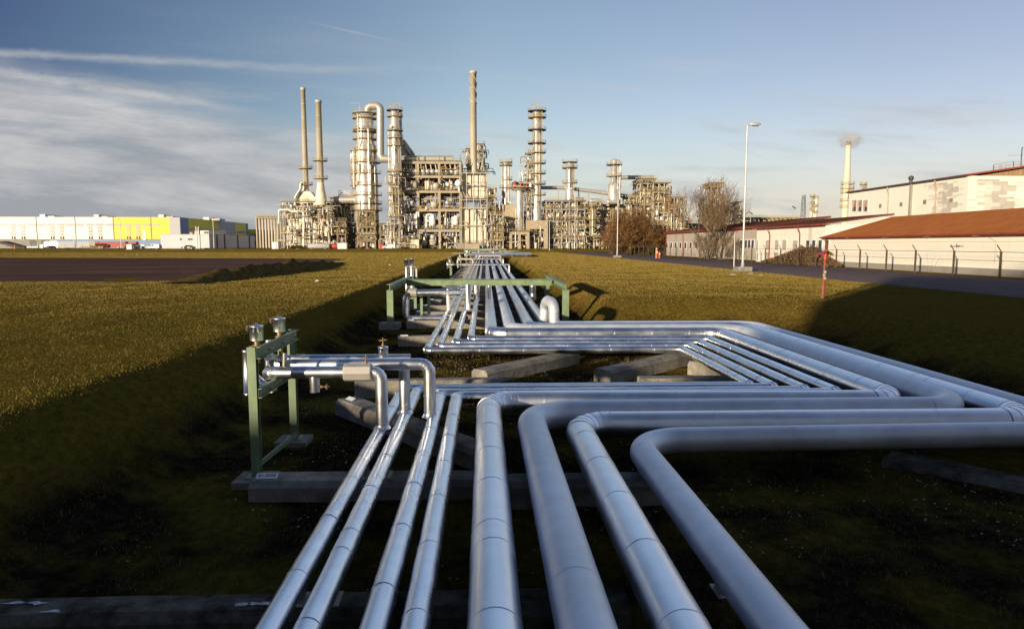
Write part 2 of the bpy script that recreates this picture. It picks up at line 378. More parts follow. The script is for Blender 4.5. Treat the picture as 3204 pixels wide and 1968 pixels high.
# unseen bank and block behind the viewpoint, shaped to cast the foreground shade
SAZ = 38; SEL = 9.0
mb = MB(); mb.add([(-120, -8.6, -.1), (130, -8.6, -.1), (130, -10, 4.0), (-120, -10, 4.0), (130, -45, 4.0), (-120, -45, 4.0)], [(0, 1, 2, 3), (3, 2, 4, 5)])
tag(mb.build('shade_bank', 'ground', loc=(0, -20, 0)), 'unseen grassy bank shaped to shade the foreground', kind='structure')
caster = T('shade_block', 'tall unseen block shaped to shade the right foreground', 'building', (20, -20, 4.0))
MB().box(-18.2, 80, -32, -12, 4.0, 13.4).build('wall', 'creamwall', caster)
MB().add([(-18.6, -32.6, 13.4), (80.6, -32.6, 13.4), (80.6, -11.4, 13.4), (-18.6, -11.4, 13.4), (-18.6, -22, 14.8), (80.6, -22, 14.8)], [(0, 1, 5, 4), (3, 4, 5, 2), (0, 4, 3), (1, 2, 5), (0, 3, 2, 1)]).build('roof', 'roofbrown', caster)

# ------------------------------------------------------------------ pipelines
def fillet(pts, rad, nseg):
    """polyline with rounded corners -> list of ('run'|'elbow', points)"""
    pts = [Vector(p) for p in pts]; out = []; cur = pts[0]
    for i in range(1, len(pts) - 1):
        r = rad[i - 1] if isinstance(rad, (list, tuple)) else rad
        a = (pts[i - 1] - pts[i]).normalized(); b = (pts[i + 1] - pts[i]).normalized()
        ang = a.angle(b)
        if ang > 3.05 or r <= 0:
            out.append(('run', [cur, pts[i]])); cur = pts[i]; continue
        t = r / math.tan(ang / 2); t = min(t, (pts[i - 1] - pts[i]).length * .49, (pts[i + 1] - pts[i]).length * .49)
        rr = t * math.tan(ang / 2)
        s = pts[i] + a * t; e = pts[i] + b * t; c = pts[i] + (a + b).normalized() * (rr / math.sin(ang / 2))
        out.append(('run', [cur, s])); arc = []
        v0 = s - c; v1 = e - c; tot = v0.angle(v1); ax = v0.cross(v1).normalized()
        for k in range(nseg + 1): arc.append(c + Matrix.Rotation(tot * k / nseg, 3, ax) @ v0)
        out.append(('elbow', arc)); cur = e
    out.append(('run', [cur, pts[-1]]))
    return [o for o in out if len(o[1]) > 2 or (o[1][1] - o[1][0]).length > .02]
def ringbead(mb, p, d, r, n, w=.012, h=.003):
    p = Vector(p); d = Vector(d).normalized()
    mb.lathe(p - d * w / 2, [(r - .003, 0), (r + h, w * .2), (r + h, w * .8), (r - .003, w)], n, d)
def pipe_parts(parent, segs, r, m, clad, n=20, dent=0., seed=0, step=.25, bead=1.0, pname='pipe_run', far_y=60):
    rnd = random.Random(seed)
    for kind, pts in segs:
        mb = MB()
        if kind == 'run':
            a, b = pts; L = (b - a).length; d = (b - a).normalized()
            dist = (a.y + b.y) / 2
            st = step if dist < far_y else 4.
            k = max(1, int(L / st)); pp = [a.lerp(b, i / k) for i in range(k + 1)]
            mb.tube(pp, r, n if min(a.y, b.y) < 30 else max(10, n // 2), dent=dent if dist < far_y else 0, seed=seed)
            if not clad and L > 3:
                for f_ in (.28, .71): ringbead(mb, a + d * L * f_, d, r, n, .02, .0025)
            if clad:
                t = rnd.uniform(.3, .8) * bead
                while t < L:
                    p = a + d * t
                    if p.y < 75: ringbead(mb, p, d, r + dent * .3, n)
                    t += bead * (1 if rnd.random() > .12 else .35)
            mb.build(pname, m, parent)
        else:
            pp = pts
            if clad:   # gored elbow: flat segments with a bead at each mitre
                mb.tube(pp, r * 1.012, n)
                for i, p in enumerate(pp):
                    d = pp[min(i + 1, len(pp) - 1)] - pp[max(i - 1, 0)]
                    ringbead(mb, p, d, r * 1.012, n, .014, .007)
            else: mb.tube(pp, r, n)
            o = mb.build('elbow', m, parent)
ZS, ZB = -.79, -.66
xr = [6.45, 6.92, 7.5, 8.1, 8.72, 9.6, 10.25, 10.95]
D = [.235, .245, .258, .268, .48, .52, .48, .43]
zc = [-.79, -.785, -.78, -.775, -.66, -.64, -.66, -.685]
xb = [843, 964, 1169, 1299, 1549, 1834, 2128, 2432]
crL = [(1500, 1215), (1500, 1221), (1500, 1234), (1500, 1242), (1700, 1259), (1800, 1294), (1950, 1328), (2243, 1374)]
crR = [(2376, 1208), (2450, 1214), (2545, 1224), (2640, 1231), (2700, 1256), (2900, 1282), (2900, 1319), (3180, 1358)]
fcL = [(1400, 1097), (1450, 1084), (1500, 1073), (1530, 1062), (1620, 1045), (1700, 1035), (1800, 1028), (1800, 1021)]
fcR = [(2130, 1093), (2160, 1081), (2190, 1071), (2215, 1061), (2230, 1043), (2270, 1034), (2300, 1026), (2300, 1019.5)]
fn = [1386, 1411, 1446, 1482, 1535, 1589, 1645, 1697]
ff = [1492, 1497.5, 1504, 1511, 1522, 1534.5, 1546, 1555.5]
radn = [.17, .17, .18, .19, .58, .85, .60, .85]
looks = ['leftmost thin shiny clad pipe of the trench', 'second thin shiny clad pipe from the left, dented', 'third thin clad pipe from the left, riser on it',
         'fourth thin clad pipe, just left of the thick ones', 'thick shiny clad pipe in the middle with banded seams', 'smooth matt grey thick pipe between two shiny banded ones',
         'thick shiny banded pipe between two matt grey ones', 'rightmost smooth matt grey pipe, nearest in the loop']
LINE = []   # far-section line of each pipe: x at given y
def yat(line, x):
    (a, b) = line; return a.y + (b.y - a.y) * (x - a.x) / (b.x - a.x)
for i in range(8):
    z = zc[i]; r = D[i] / 2; clad = i not in (5, 7)
    xn = U(xb[i], 1968, z).x
    lnN = (U(*crL[i], z), U(*crR[i], z)); lnF = (U(*fcL[i], z), U(*fcR[i], z))
    a = U(fn[i], 1001, z); b = U(ff[i], 803, z)
    def fx(y): return a.x + (b.x - a.x) * (y - a.y) / (b.y - a.y)
    yl = yat(lnF, fx(25)); xl = fx(yl)
    far_end = Vector((fx(238), 238, z))
    P = [Vector((xn, -8.5, z)), Vector((xn, yat(lnN, xn), z)), Vector((xr[i], yat(lnN, xr[i]), z)), Vector((xr[i], yat(lnF, xr[i]), z))]
    if i == 7:
        P += [Vector((xl + .28, yl, z)), Vector((xl + .28, yl, .28)), Vector((xl + .02, yl + 1.25, .28)), Vector((xl + .02, yl + 1.25, z)), Vector((fx(34), 34, z)), far_end]
        rad = [radn[i]] * 3 + [.3, .45, .45, .3, .5]
    else:
        P += [Vector((xl, yl, z)), far_end]; rad = [radn[i]] * 4
    t = T('pipeline', looks[i] + ', looping right', 'pipe', (xn, 6, FLOOR), 'pipelines in the trench')
    segs = fillet(P, rad, (3 if i < 4 else 5) if clad else 14)
    m = 'paint' if not clad else ('clad2' if i < 4 else 'clad')
    pipe_parts(t, segs, r, m, clad, 28 if i > 3 else 20, dent=.006 if i < 4 else (.003 if clad else 0), seed=i, step=.14 if i < 4 else .25, bead=1.38 if i > 3 else 1.42)
    LINE.append(fx)

# ------------------------------------------------------------------ sleepers with plates
def textmesh(s, size):
    cu = bpy.data.curves.new('lettering', 'FONT'); cu.body = s; cu.size = size; cu.align_x = 'CENTER'; cu.align_y = 'CENTER'; cu.extrude = .002
    o = bpy.data.objects.new('lettering', cu); COL.objects.link(o)
    bpy.context.view_layer.update()
    me = bpy.data.meshes.new_from_object(o.evaluated_get(bpy.context.evaluated_depsgraph_get()))
    bpy.data.objects.remove(o); me.materials.clear(); me.materials.append(M['black']); return me
def sleeper(cx, cy, L, rot, label, ztop=-1.12, w=.58, group='concrete sleepers under the pipes', plate=None, m='conc', zb=-1.5):
    t = T('concrete_sleeper', label, 'concrete beam', (cx, cy, zb), group); t.rotation_euler.z = rot
    mb = MB(); c = .09; h = ztop - zb
    prof = [(-w / 2, 0), (-w / 2, h - c), (-w / 2 + c, h), (w / 2 - c, h), (w / 2, h - c), (w / 2, 0)]
    vs = []; nL = max(2, int(L / .5))
    for k in range(nL + 1):
        x = -L / 2 + L * k / nL
        for (y, z) in prof: vs.append((x + 0.0, y + .008 * noise.noise(Vector((x, y * 3, z * 3 + cx))), z + .01 * noise.noise(Vector((x * 2, y, cy)))))
    mb.add(vs, [(k * 6 + j, (k + 1) * 6 + j, (k + 1) * 6 + j + 1, k * 6 + j + 1) for k in range(nL) for j in range(5)])
    mb.add(vs, [(5, 4, 3, 2, 1, 0), tuple(nL * 6 + j for j in range(6))])
    me = mb.build('beam', m, None, loc=(0, 0, 0)); me.parent = t
    if plate:
        off, text, sz = plate
        p = MB().box(-sz / 2, sz / 2, -sz * .19, sz * .19, 0, .012).build('number_plate', 'plate', None, loc=(0, 0, 0)); p.parent = t
        p.location = (-L / 2 + off, -.05, h + .02); p.rotation_euler = (R(24), 0, R(2))
        if text:
            o = bpy.data.objects.new('lettering', textmesh(text, sz * .245)); COL.objects.link(o); o.parent = p; o.location = (0, 0, .0135)
    return t
def shoe(x, y, ztop, zb=-1.12):
    return MB().box(x - .05, x + .05, y - .16, y + .16, zb, zb + .02).box(x - .012, x + .012, y - .14, y + .14, zb + .02, ztop).build
sleeper(.5 - 3.2, 6.9, 8.4, 0, 'nearest concrete beam with flaking white paint, at the bottom edge of the picture', -1.10, .5, m='mossconc')
s0_ = [o for o in bpy.data.objects if o.name.startswith('concrete_sleeper')][0]
rnd = random.Random(12)
for (fx0, n_) in ((-1.95, 1), (-2.15, 1), (-1.7, 1), (.2, 1), (.36, 1), (.52, 1)):
    mb = MB()
    for k in range(n_):
        cx_ = fx0 + rnd.uniform(-.03, .03); cy_ = rnd.uniform(-.14, .14); pts_ = [(cx_ + math.cos(t_ * .785) * rnd.uniform(.03, .17), cy_ + math.sin(t_ * .785) * rnd.uniform(.008, .05), .409) for t_ in range(8)]
        mb.add(pts_, [tuple(range(8))])
    o_ = mb.build('paint_flake', 'kerbwhite', None, loc=(0, 0, 0)); o_.parent = s0_
sleeper(-1.95, 10.85, 3.55, R(-1), 'near concrete beam with the B1-S092 plate beside the green stand', -1.12, .62, plate=(.22, 'B1-S092', .34))
sleeper(1.35, 10.35, 3.1, 0, 'near concrete beam under the four thick pipes', -1.0, .5)
def sl_px(p, q, w, label, zt=-1.05, plate=None, ext=0, m='conc'):
    a = U(*p, zt); b = U(*q, zt); d = b - a; c = (a + b) / 2
    return sleeper(c.x, c.y, d.length + ext, math.atan2(d.y, d.x), label, zt, w, plate=plate, m=m)
sl_px((1085, 1243), (1520, 1400), .62, 'slanting concrete beam with a small white plate behind the risers', plate=(.3, '', .3))
sl_px((1112, 1190), (1562, 1182), .5, 'long concrete beam lying behind the valve pipes', -1.0)
sl_px((1500, 1157), (1790, 1098), .62, 'slanting concrete beam with a pointed end, left one inside the loop', -1.0)
sl_px((1885, 1155), (2140, 1100), .62, 'slanting concrete beam inside the loop, right one, weeds at its end', -1.0)
sl_px((2000, 1180), (2330, 1178), .55, 'mossy concrete beam at the right inside the loop', -1.0)
sl_px((2165, 1128), (2330, 1150), .5, 'short concrete block under the thin pipes at the loop corner', -1.0)
sl_px((2780, 1420), (3330, 1530), .8, 'concrete slab under the nearest loop corner at the right edge', -1.3, m='mossconc')
sl_px((1245, 1052), (1500, 1046), .55, 'concrete beam with a white plate beside the portal footing', -1.02, plate=(.25, '', .3), ext=.0)
ys_s = [33., 37.3, 41.2, 45.7, 50.2] + [55 + 5 * i for i in range(36)]
for k, y in enumerate(ys_s):
    lab = 'low concrete beam across the far straight pipe trench' if k > 4 else ['concrete beam under the pipes, first behind the portal front posts', 'concrete beam between the portal posts below the side pipes', 'concrete beam under the portal rear posts', 'concrete beam just beyond the green portal', 'second concrete beam beyond the green portal'][k]
    sleeper(-.25, y, 7.0, 0, lab, -1.02, .55, plate=(.2, '', .3) if y < 110 else None, group='far sleepers of the trench' if k > 4 else 'concrete sleepers under the pipes')
# pipe shoes on the near beams become parts of the pipelines
pl = [o for o in bpy.data.objects if o.name.startswith('pipeline')]
for i, t in enumerate(pl):
    x = wl(t).x; y = 10.85 if i < 4 else 10.35; zt = -1.12 if i < 4 else -1.0
    MB().box(x - .06, x + .06, y - .2, y + .2, zt, zt + .015).box(x - .012, x + .012, y - .18, y + .18, zt + .015, zc[i] - D[i] / 2 + .02).build('pipe_shoe', 'galv', t)
    MB().box(x - .06, x + .06, 6.75, 7.05, -1.10, -1.085).box(x - .012, x + .012, 6.78, 7.02, -1.085, zc[i] - D[i] / 2 + .02).build('pipe_shoe', 'galv', t)

# ------------------------------------------------------------------ valve stations
def handwheel(parent, p, r=.07, axis='z', m='brass'):
    p = Vector(p); mb = MB(); ax = Vector((0, 0, 1)) if axis == 'z' else Vector((0, -1, 0)) if axis == 'y' else Vector((1, 0, 0))
    a = Vector((1, 0, 0)) if axis != 'x' else Vector((0, 1, 0)); b = ax.cross(a)
    c = p + ax * .12
    mb.cyl(p, p + ax * .17, .012, n=6)
    ring = [c + (a * math.cos(t * math.pi / 6) + b * math.sin(t * math.pi / 6)) * r for t in range(13)]
    mb.tube(ring, .009, 6, caps=False)
    mb.bar(c - a * r, c + a * r, .01); mb.bar(c - b * r, c + b * r, .01)
    mb.cyl(p, p + ax * .05, .028, n=8)
    return mb.build('handwheel', m, parent)
def rpipe(parent, pts, r, rad=.14, name='pipe', m='clad', n=16, nseg=4, seams=True):
    segs = fillet(pts, rad, nseg); allp = []
    for k, (kd, pp) in enumerate(segs): allp += pp if not allp else pp[1:]
    mb = MB(); mb.tube(allp, r, n)
    if seams:
        for kd, pp in segs:
            if kd == 'elbow':
                for i, p in enumerate(pp): ringbead(mb, p, pp[min(i + 1, len(pp) - 1)] - pp[max(0, i - 1)], r, n, .01, .005)
            else:
                a, b = pp; L = (b - a).length; k = int(L / .8)
                for j in range(1, k + 1): ringbead(mb, a.lerp(b, j / (k + 1)), b - a, r, n, .012, .004)
    return mb.build(name, m, parent)
def can(parent, x, y, z0, z1, r, name='valve_cover', m='clad', wheel=True):
    mb = MB(); mb.lathe((x, y, z0), [(.001, 0), (r, 0), (r, .01), (r, z1 - z0 - .03), (r * 1.04, z1 - z0 - .03), (r * 1.04, z1 - z0), (.02, z1 - z0 + .02), (.001, z1 - z0 + .02)], 20)
    o = mb.build(name, m, parent)
    if wheel:
        MB().cyl((x - r * 1.3, y, z1 - .06), (x - r, y, z1 - .06), .012, n=6).ball((x - r * 1.35, y, z1 - .06), .035, 6).box(x - r * 1.5, x - r * 1.2, y - .02, y + .02, z1 - .1, z1 + .0).build('lever', 'darkst', o)
        MB().tube([(x - .04, y, z1 + .02), (x - .03, y, z1 + .05), (x + .03, y, z1 + .05), (x + .04, y, z1 + .02)], .006, 5).build('lid_handle', 'darkst', o)
    return o
def station_frame(x, ya, yb, ztop, label, zb=-1.30):
    t = T('steel_stand', label, 'steel frame', (x, (ya + yb) / 2, zb), 'green steel stands of the valve stations')
    for y in (ya, yb):
        mb = MB(); w = .14   # I-section post
        mb.box(x - w / 2, x + w / 2, y - w / 2, y - w / 2 + .016, zb, ztop).box(x - w / 2, x + w / 2, y + w / 2 - .016, y + w / 2, zb, ztop).box(x - .008, x + .008, y - w / 2 + .016, y + w / 2 - .016, zb, ztop)
        mb.build('post', 'green', t)
        MB().box(x - .16, x + .16, y - .16, y + .16, zb - .002, zb + .02).build('base_plate', 'green', t)
        MB().box(x - .33, x + .3, y - .3, y + .3, zb - .3, zb - .004).build('footing', 'conc', t)
    for (z, h) in ((ztop - .1, .2), (ztop - .78, .16)):
        mb = MB(); mb.box(x + .072, x + .088, ya - .05, yb + .05, z - h / 2, z + h / 2).box(x + .088, x + .14, ya - .05, yb + .05, z + h / 2 - .014, z + h / 2).box(x + .088, x + .14, ya - .05, yb + .05, z - h / 2, z - h / 2 + .014)
        for k in range(3): mb.cyl((x + .14, lerp(ya, yb, .15 + .35 * k), z), (x + .2, lerp(ya, yb, .15 + .35 * k), z), .015, n=6)
        mb.build('cross_channel', 'green', t)
    MB().bar((x + .05, ya, zb + .22), (x + .05, yb, zb + .10), .03, .09).build('tie_bar', 'green', t)
    mb = MB(); ym = lerp(ya, yb, .62); mb.box(x + .02, x + .06, ym - .05, ym + .05, ztop - .8, ztop - .2); mb.build('hanger', 'green', t)
    return t
def station(Y0, label, flabel, X=(-1.86, -1.58, -1.06), detail=True):
    """three risers off the thin pipes turning left onto a green stand"""
    zA = .33; dz = Y0 - 12.2
    station_frame(-3.86, Y0 - .8, Y0 + 1.5, .92, flabel)
    t = T('valve_station', label, 'pipework', (-3, Y0, zA - .3), 'valve stations on risers')
    r = .11
    zb_ = -.72
    # A front, B middle, C rear
    rpipe(t, [(X[0], Y0, zb_), (X[0], Y0, zA), (-3.75, Y0, zA), (-3.95, Y0 + .25, zA - .06)], r, .15, 'riser_pipe', 'clad')
    rpipe(t, [(X[2], Y0 + .8, zb_), (X[2], Y0 + .8, zA), (-3.7, Y0 + .8, zA), (-4.1, Y0 + .9, zA)], r * 1.05, .17, 'riser_pipe', 'clad')
    rpipe(t, [(X[1], Y0 + 1.12, zb_), (X[1], Y0 + 1.12, zA - .02)], r * 1.0, .1, 'riser_pipe', 'clad')
    rpipe(t, [(X[1] + .1, Y0 + 1.35, zA), (-3.6, Y0 + 1.35, zA), (-4.0, Y0 + 1.5, zA)], r, .15, 'header_pipe', 'clad')
    for (x, y) in ((X[0], Y0), (X[2], Y0 + .8), (X[1], Y0 + 1.12)):   # saddle collars
        MB().lathe((x, y, -.70), [(r + .05, 0), (r + .012, .06), (r + .012, .08)], 16).build('saddle_collar', 'clad', t)
    MB().lathe((-2.52, Y0, zA), [(.001, 0), (.155, 0), (.165, .015), (.165, .475), (.155, .49), (.001, .49)], 8, (1, 0, 0), False).build('valve_box', 'galv', t)
    handwheel(t, (-2.13, Y0, zA + .15), .065)
    can(t, -2.02, Y0 + 1.35, zA + .05, zA + .26, .10, 'valve_stub', wheel=False); handwheel(t, (-2.02, Y0 + 1.35, zA + .27), .085)
    o = MB().lathe((-3.05, Y0, zA - .36), [(.001, 0), (.085, 0), (.09, .01), (.09, .3)], 16).build('drain_stub', 'clad', t)
    handwheel(o, (-2.96, Y0, zA - .26), .05, 'x')
    # left cluster of covers
    can(t, -4.08, Y0 + .1, .90, 1.17, .115); can(t, -4.0, Y0 + 1.2, .92, 1.19, .115)
    MB().cyl((-4.08, Y0 + .1, .5), (-4.08, Y0 + .1, .9), .05, n=10).cyl((-4.08, Y0 + .1, .78), (-4.08, Y0 + .1, .82), .085, n=10).build('valve_neck', 'brass', t)
    MB().cyl((-4.0, Y0 + 1.2, .4), (-4.0, Y0 + 1.2, .92), .05, n=10).cyl((-4.0, Y0 + 1.2, .8), (-4.0, Y0 + 1.2, .84), .085, n=10).build('valve_neck', 'brass', t)
    MB().lathe((-4.25, Y0 + .05, -.06), [(.001, -.06), (.06, -.045), (.078, 0), (.078, .02), (.072, .02), (.072, .76), (.08, .77), (.08, .79), (.001, .8)], 16).build('expansion_pot', 'clad', t)
    rpipe(t, [(-4.0, Y0 + .5, .85), (-4.0, Y0 + .5, .55), (-3.7, Y0 + .55, .45)], .06, .1, 'branch_pipe', 'clad', 12)
    can(t, -3.98, Y0 + .45, .28, .52, .085, 'valve_cover', 'clad', False); handwheel(t, (-3.75, Y0 + .6, .50), .08, 'y', 'darkst')
    rpipe(t, [(-3.6, Y0 + .1, .95 - .28), (-3.62, Y0 + .1, .35)], .025, .05, 'drain_pipe', 'cream', 8, seams=False)
    rpipe(t, [(-4.3, Y0 + .5, .2), (-4.0, Y0 + .3, .02), (-3.85, Y0 + .2, .1)], .07, .12, 'branch_pipe', 'clad', 12)
    MB().box(-4.15, -3.9, Y0 + .3, Y0 + .6, -.1, .02).build('drip_tray', 'galv', t)
    return t
station(12.2, 'near group of silver risers and valves hung on the green stand at left', 'near green steel stand with two posts left of the pipes')
def fxs(y): return (LINE[0](y), LINE[1](y), LINE[2](y))
station(79, 'small silver riser group beyond the portal, middle distance', 'thin green stand beyond the portal, left of the trench', fxs(79))
station(112, 'farther silver riser group, third along the trench', 'green stand of the third riser group along the trench', fxs(112))
station(150, 'farthest silver riser group close to the crossing pipes', 'green stand farthest along the trench', fxs(150))

# ------------------------------------------------------------------ green portal with its side pipework
zf = -1.12
pt = T('portal_frame', 'green steel portal spanning the pipes on four posts', 'steel frame', (-.3, 37.5, zf))
def ibeam(p, q, w, h, name, m='green', parent=pt):
    p = Vector(p); q = Vector(q); mb = MB(); t = .02
    mb.bar(p + Vector((0, 0, h / 2 - t / 2)), q + Vector((0, 0, h / 2 - t / 2)), w, t); mb.bar(p - Vector((0, 0, h / 2 - t / 2)), q - Vector((0, 0, h / 2 - t / 2)), w, t); mb.bar(p, q, .03, h - 2 * t - .004)
    return mb.build(name, m, parent)
XL, XR_ = -4.53, 3.95; ztp = .72
for x in (XL, XR_):
    for y in (33., 43.):
        mb = MB(); w = .3
        mb.box(x - w / 2, x + w / 2, y - w / 2, y - w / 2 + .02, zf, ztp - .3).box(x - w / 2, x + w / 2, y + w / 2 - .02, y + w / 2, zf, ztp - .3).box(x - .015, x + .015, y - w / 2 + .02, y + w / 2 - .02, zf, ztp - .3)
        mb.build('post', 'green', pt)
        MB().box(x - .5, x + .45, y - .5, y + .5, zf - .6, zf - .003).build('footing', 'conc2', pt)
    ibeam((x, 32.85, ztp - .145), (x, 43.2, ztp - .145), .3, .29, 'side_beam')
ibeam((XL + .16, 38.4, ztp - .2), (XR_ - .16, 38.4, ztp - .2), .32, .36, 'cross_beam')
# pipework beside the portal
t = T('side_pipework', 'silver looped side pipes under the left half of the green portal', 'pipework', (-3.5, 38, -1))
def q(px, py, Y): return PY(px, py, Y)
rpipe(t, [q(1270, 985, 34), q(1270, 918, 34), q(1440, 914, 34)], .17, .35, 'pipe', 'clad', 16)
MB().cyl(q(1272, 916, 34), q(1304, 916, 34), .24, n=18).build('valve_box', 'galv', t)
rpipe(t, [q(1270, 980, 34), q(1272, 996, 34), q(1400, 996, 34)], .13, .2, 'pipe', 'clad', 14)
rpipe(t, [q(1290, 1000, 36), q(1410, 988, 36)], .13, .2, 'pipe', 'clad', 14)
for (x, y0, y1, r, Y) in ((1402, 905, 972, .12, 34.), (1463, 890, 968, .14, 34.2), (1490, 893, 944, .15, 36.), (1530, 893, 938, .09, 37.)):
    rpipe(t, [q(x, y0, Y), q(x + 1, y1, Y)], r, .1, 'riser_pipe', 'clad', 14)
rpipe(t, [q(1402, 905, 34.), q(1463, 903, 34.2)], .1, .1, 'pipe', 'clad', 12)
for (x, y, Y) in ((1272, 812, 41), (1288, 810, 42)):
    a = q(x, y, Y); can(t, a.x, a.y, a.z - .55, a.z, .14)
    rpipe(t, [a - Vector((0, 0, .6)), a - Vector((0, 0, 1.9))], .12, .1, 'riser_pipe', 'clad', 12)
a = q(1298, 835, 42); rpipe(t, [a + Vector((-.4, 0, .0)), a + Vector((.1, 0, 0)), a + Vector((.1, 0, -.8))], .07, .12, 'branch_pipe', 'galv', 10)
handwheel(t, a, .12, 'y', 'darkst')
o = T('small_stand', 'row of three short green posts under the side pipes', 'steel frame', (-3, 36, -1.1))
for x, yb, Y in ((1300, 965, 36), (1319, 985, 34.4), (1342, 982, 35)):
    a = q(x, yb, Y); MB().box(a.x - .07, a.x + .07, a.y - .07, a.y + .07, a.z, q(x, 918, Y).z).build('post', 'green', o)
rp = T('vent_riser', 'single silver riser standing on the rightmost pipe behind the portal', 'pipework', q(1666, 932, 43))
rpipe(rp, [q(1668, 940, 42), q(1666, 888, 42)], .2, .1, 'pipe', 'clad', 14)
# second station like piece just above the trench at middle distance
t = T('pipe_hoop', 'thin silver hoop pipe on the left of the trench, middle distance', 'pipework', q(1432, 828, 100))
rpipe(t, [q(1432, 828, 95), q(1432, 811, 95), q(1480, 811, 95), q(1480, 828, 95)], .14, .3, 'pipe', 'cream', 10, seams=False)
t = T('pipe_hoop', 'thin silver hoop over the right-hand pipes before the crossing pipes', 'pipework', q(1567, 815, 130), None)
rpipe(t, [q(1568, 816, 118), q(1566, 800.5, 118), q(1500, 800.5, 118), q(1499, 812, 118)], .14, .3, 'pipe', 'cream', 10, seams=False)
# far loop of crossing pipes
t = T('pipe_loop', 'flat bundle of silver pipes crossing the far trench to the right', 'pipework', (4, 160, 0))
for k in range(6):
    y = 148 + 5.2 * k; x1 = 9.9 + k * .35
    z = .42
    rpipe(t, [(-3.6 + .3 * k, y, z), (x1, y, z)] if k not in (0,) else [(-3.6, y, z), (x1, y, z), (x1 + .4, y + 24, z)], .26, .5, 'pipe', 'paint' if k % 2 else 'clad', 12, seams=False)
for k in range(5): MB().box(-3 + 3 * k, -2.8 + 3 * k, 147, 176, .0 if k > 2 else -1.4, .14).build('support', 'conc', t)
# cluster at the far end of the trench
t = T('pipe_manifold', 'small tangle of pale pipes under a green frame where the trench meets the plant', 'pipework', (0, 232, -1))
rnd = random.Random(5)
for k in range(26):
    x = rnd.uniform(-6.5, 7); y = rnd.uniform(180, 238); z1 = rnd.uniform(-.3, 1.35); w = rnd.uniform(1, 5)
    rpipe(t, [(x, y, -1.0), (x, y, z1), (x + w * rnd.choice((-1, 1)), y, z1)], rnd.uniform(.1, .17), .3, 'pipe', rnd.choice(['cream', 'galv', 'clad', 'green']), 8, 3, False)
MB().bar((-7, 236, 1.2), (7.5, 236, 1.2), .4, .35).build('green_beam', 'green', t)
for x in (-6.8, -2, 2.6, 7.2): MB().bar((x, 236, -1.4), (x, 236, 1.1), .3).build('green_post', 'green', t)

# ------------------------------------------------------------------ lamps, hydrant, marker post
def lamp(px, pyb, pyt, Xg, label, arm=1.3, block=True, head=True, Y=None, zb=None, side=1, r=.09):
    if Y is None:
        b = U(px, pyb, zb if zb is not None else .05); Y = b.y
    b = PY(px, pyb, Y); b.z = max(b.z, -.2) if zb is None else zb
    top = PY(px, pyt, Y).z
    t = T('street_lamp', label, 'street lamp', b, 'lamp posts')
    x, y = b.x, b.y
    if block:
        MB().box(x - .75, x + .75, y - .6, y + .6, b.z - .3, b.z + .42).build('concrete_base', 'conc', t)
        MB().lathe((x, y, b.z + .42), [(.001, 0), (.24, 0), (.24, .03), (.16, .05), (.16, .35), (.12, .4)], 14).build('base_flange', 'lamp', t)
    MB().cyl((x, y, b.z + .3), (x, y, top), r * 1.25, r * .75, 12).build('pole', 'lamp', t)
    if head:
        MB().tube([(x, y, top - .05), (x + .08 * side, y, top + .06), (x + .5 * side, y, top + .1)], r * .6, 8).build('arm', 'lamp', t)
        mb = MB(); hw = .2; x0 = x + .15 * side; L = arm
        st = []
        for (u, w, h0, h1) in ((0, .07, .02, .12), (.15, .16, -.02, .2), (.55, .2, -.06, .22), (.85, .17, -.04, .18), (1., .08, .02, .1)):
            st.append([(x0 + u * L * side, y - w, top + h0), (x0 + u * L * side, y - w * .6, top + h1), (x0 + u * L * side, y + w * .6, top + h1), (x0 + u * L * side, y + w, top + h0)])
        vs = [v for s_ in st for v in s_]
        fs = [(4 * i + k, 4 * i + (k + 1) % 4, 4 * i + 4 + (k + 1) % 4, 4 * i + 4 + k) for i in range(4) for k in range(4)] + [(0, 3, 2, 1), (16, 17, 18, 19)]
        mb.add(vs, fs, True); lo = mb.build('lamp_head', 'lamp', t)
        MB().box(min(x0 + .35 * L * side, x0 + .8 * L * side), max(x0 + .35 * L * side, x0 + .8 * L * side), y - .13, y + .13, top - .1, top - .065).build('lens', 'glass', lo)
    return t
lamp(2323, 848, 392, 0, 'tall nearest street lamp on a concrete block beside the road', 1.15)
tl = [o for o in bpy.data.objects if o.name.startswith('street_lamp')][0]
lamp(1931, 806, 582, 0, 'street lamp on a pale block in front of the russet bush', 1.3, head=False)
lamp(1798, 788, 600, 0, 'slim street lamp before the pipe racks, left of the russet bush', 1.3, head=False, r=.1)
lamp(1719, 782, 690, 0, 'short slim lamp post in front of the plant, right of the tallest slim column', 1.3, head=False, r=.1, block=False, Y=240, zb=.3)
lamp(2296, 846, 725, 0, 'thin headless white pole just left of the nearest street lamp', block=False, head=False, r=.05)
for (x, yb, yt, Y, w) in ((380, 777, 686, 262, 'lamp post in front of the yellow hall front'), (233, 777, 742, 262, 'short post before the white hall front'), (670, 776, 684, 262, 'lamp post standing at the corner of the pale low box building'), (866, 777, 712, 262, 'slim lamp post by the silos at the plant edge'), (118, 777, 725, 330 - 50, 'slim lamp post left of the car park')):
    lamp(x, yb, yt, 0, w, .9, block=False, Y=Y, zb=1.1, r=.12, side=-1)
# stones round the lamp base
for k, (x, y, r) in enumerate(((2292, 862, .35), (2350, 858, .3), (2380, 862, .25))):
    tag(clod(U(x, y), r, k + 40).build('rubble_stone', 'stone'), ['rubble stone left of the tall lamp base', 'rubble stone right of the tall lamp base', 'outermost rubble stone right of the tall lamp base'][k], 'stone', 'stones at the lamp base')
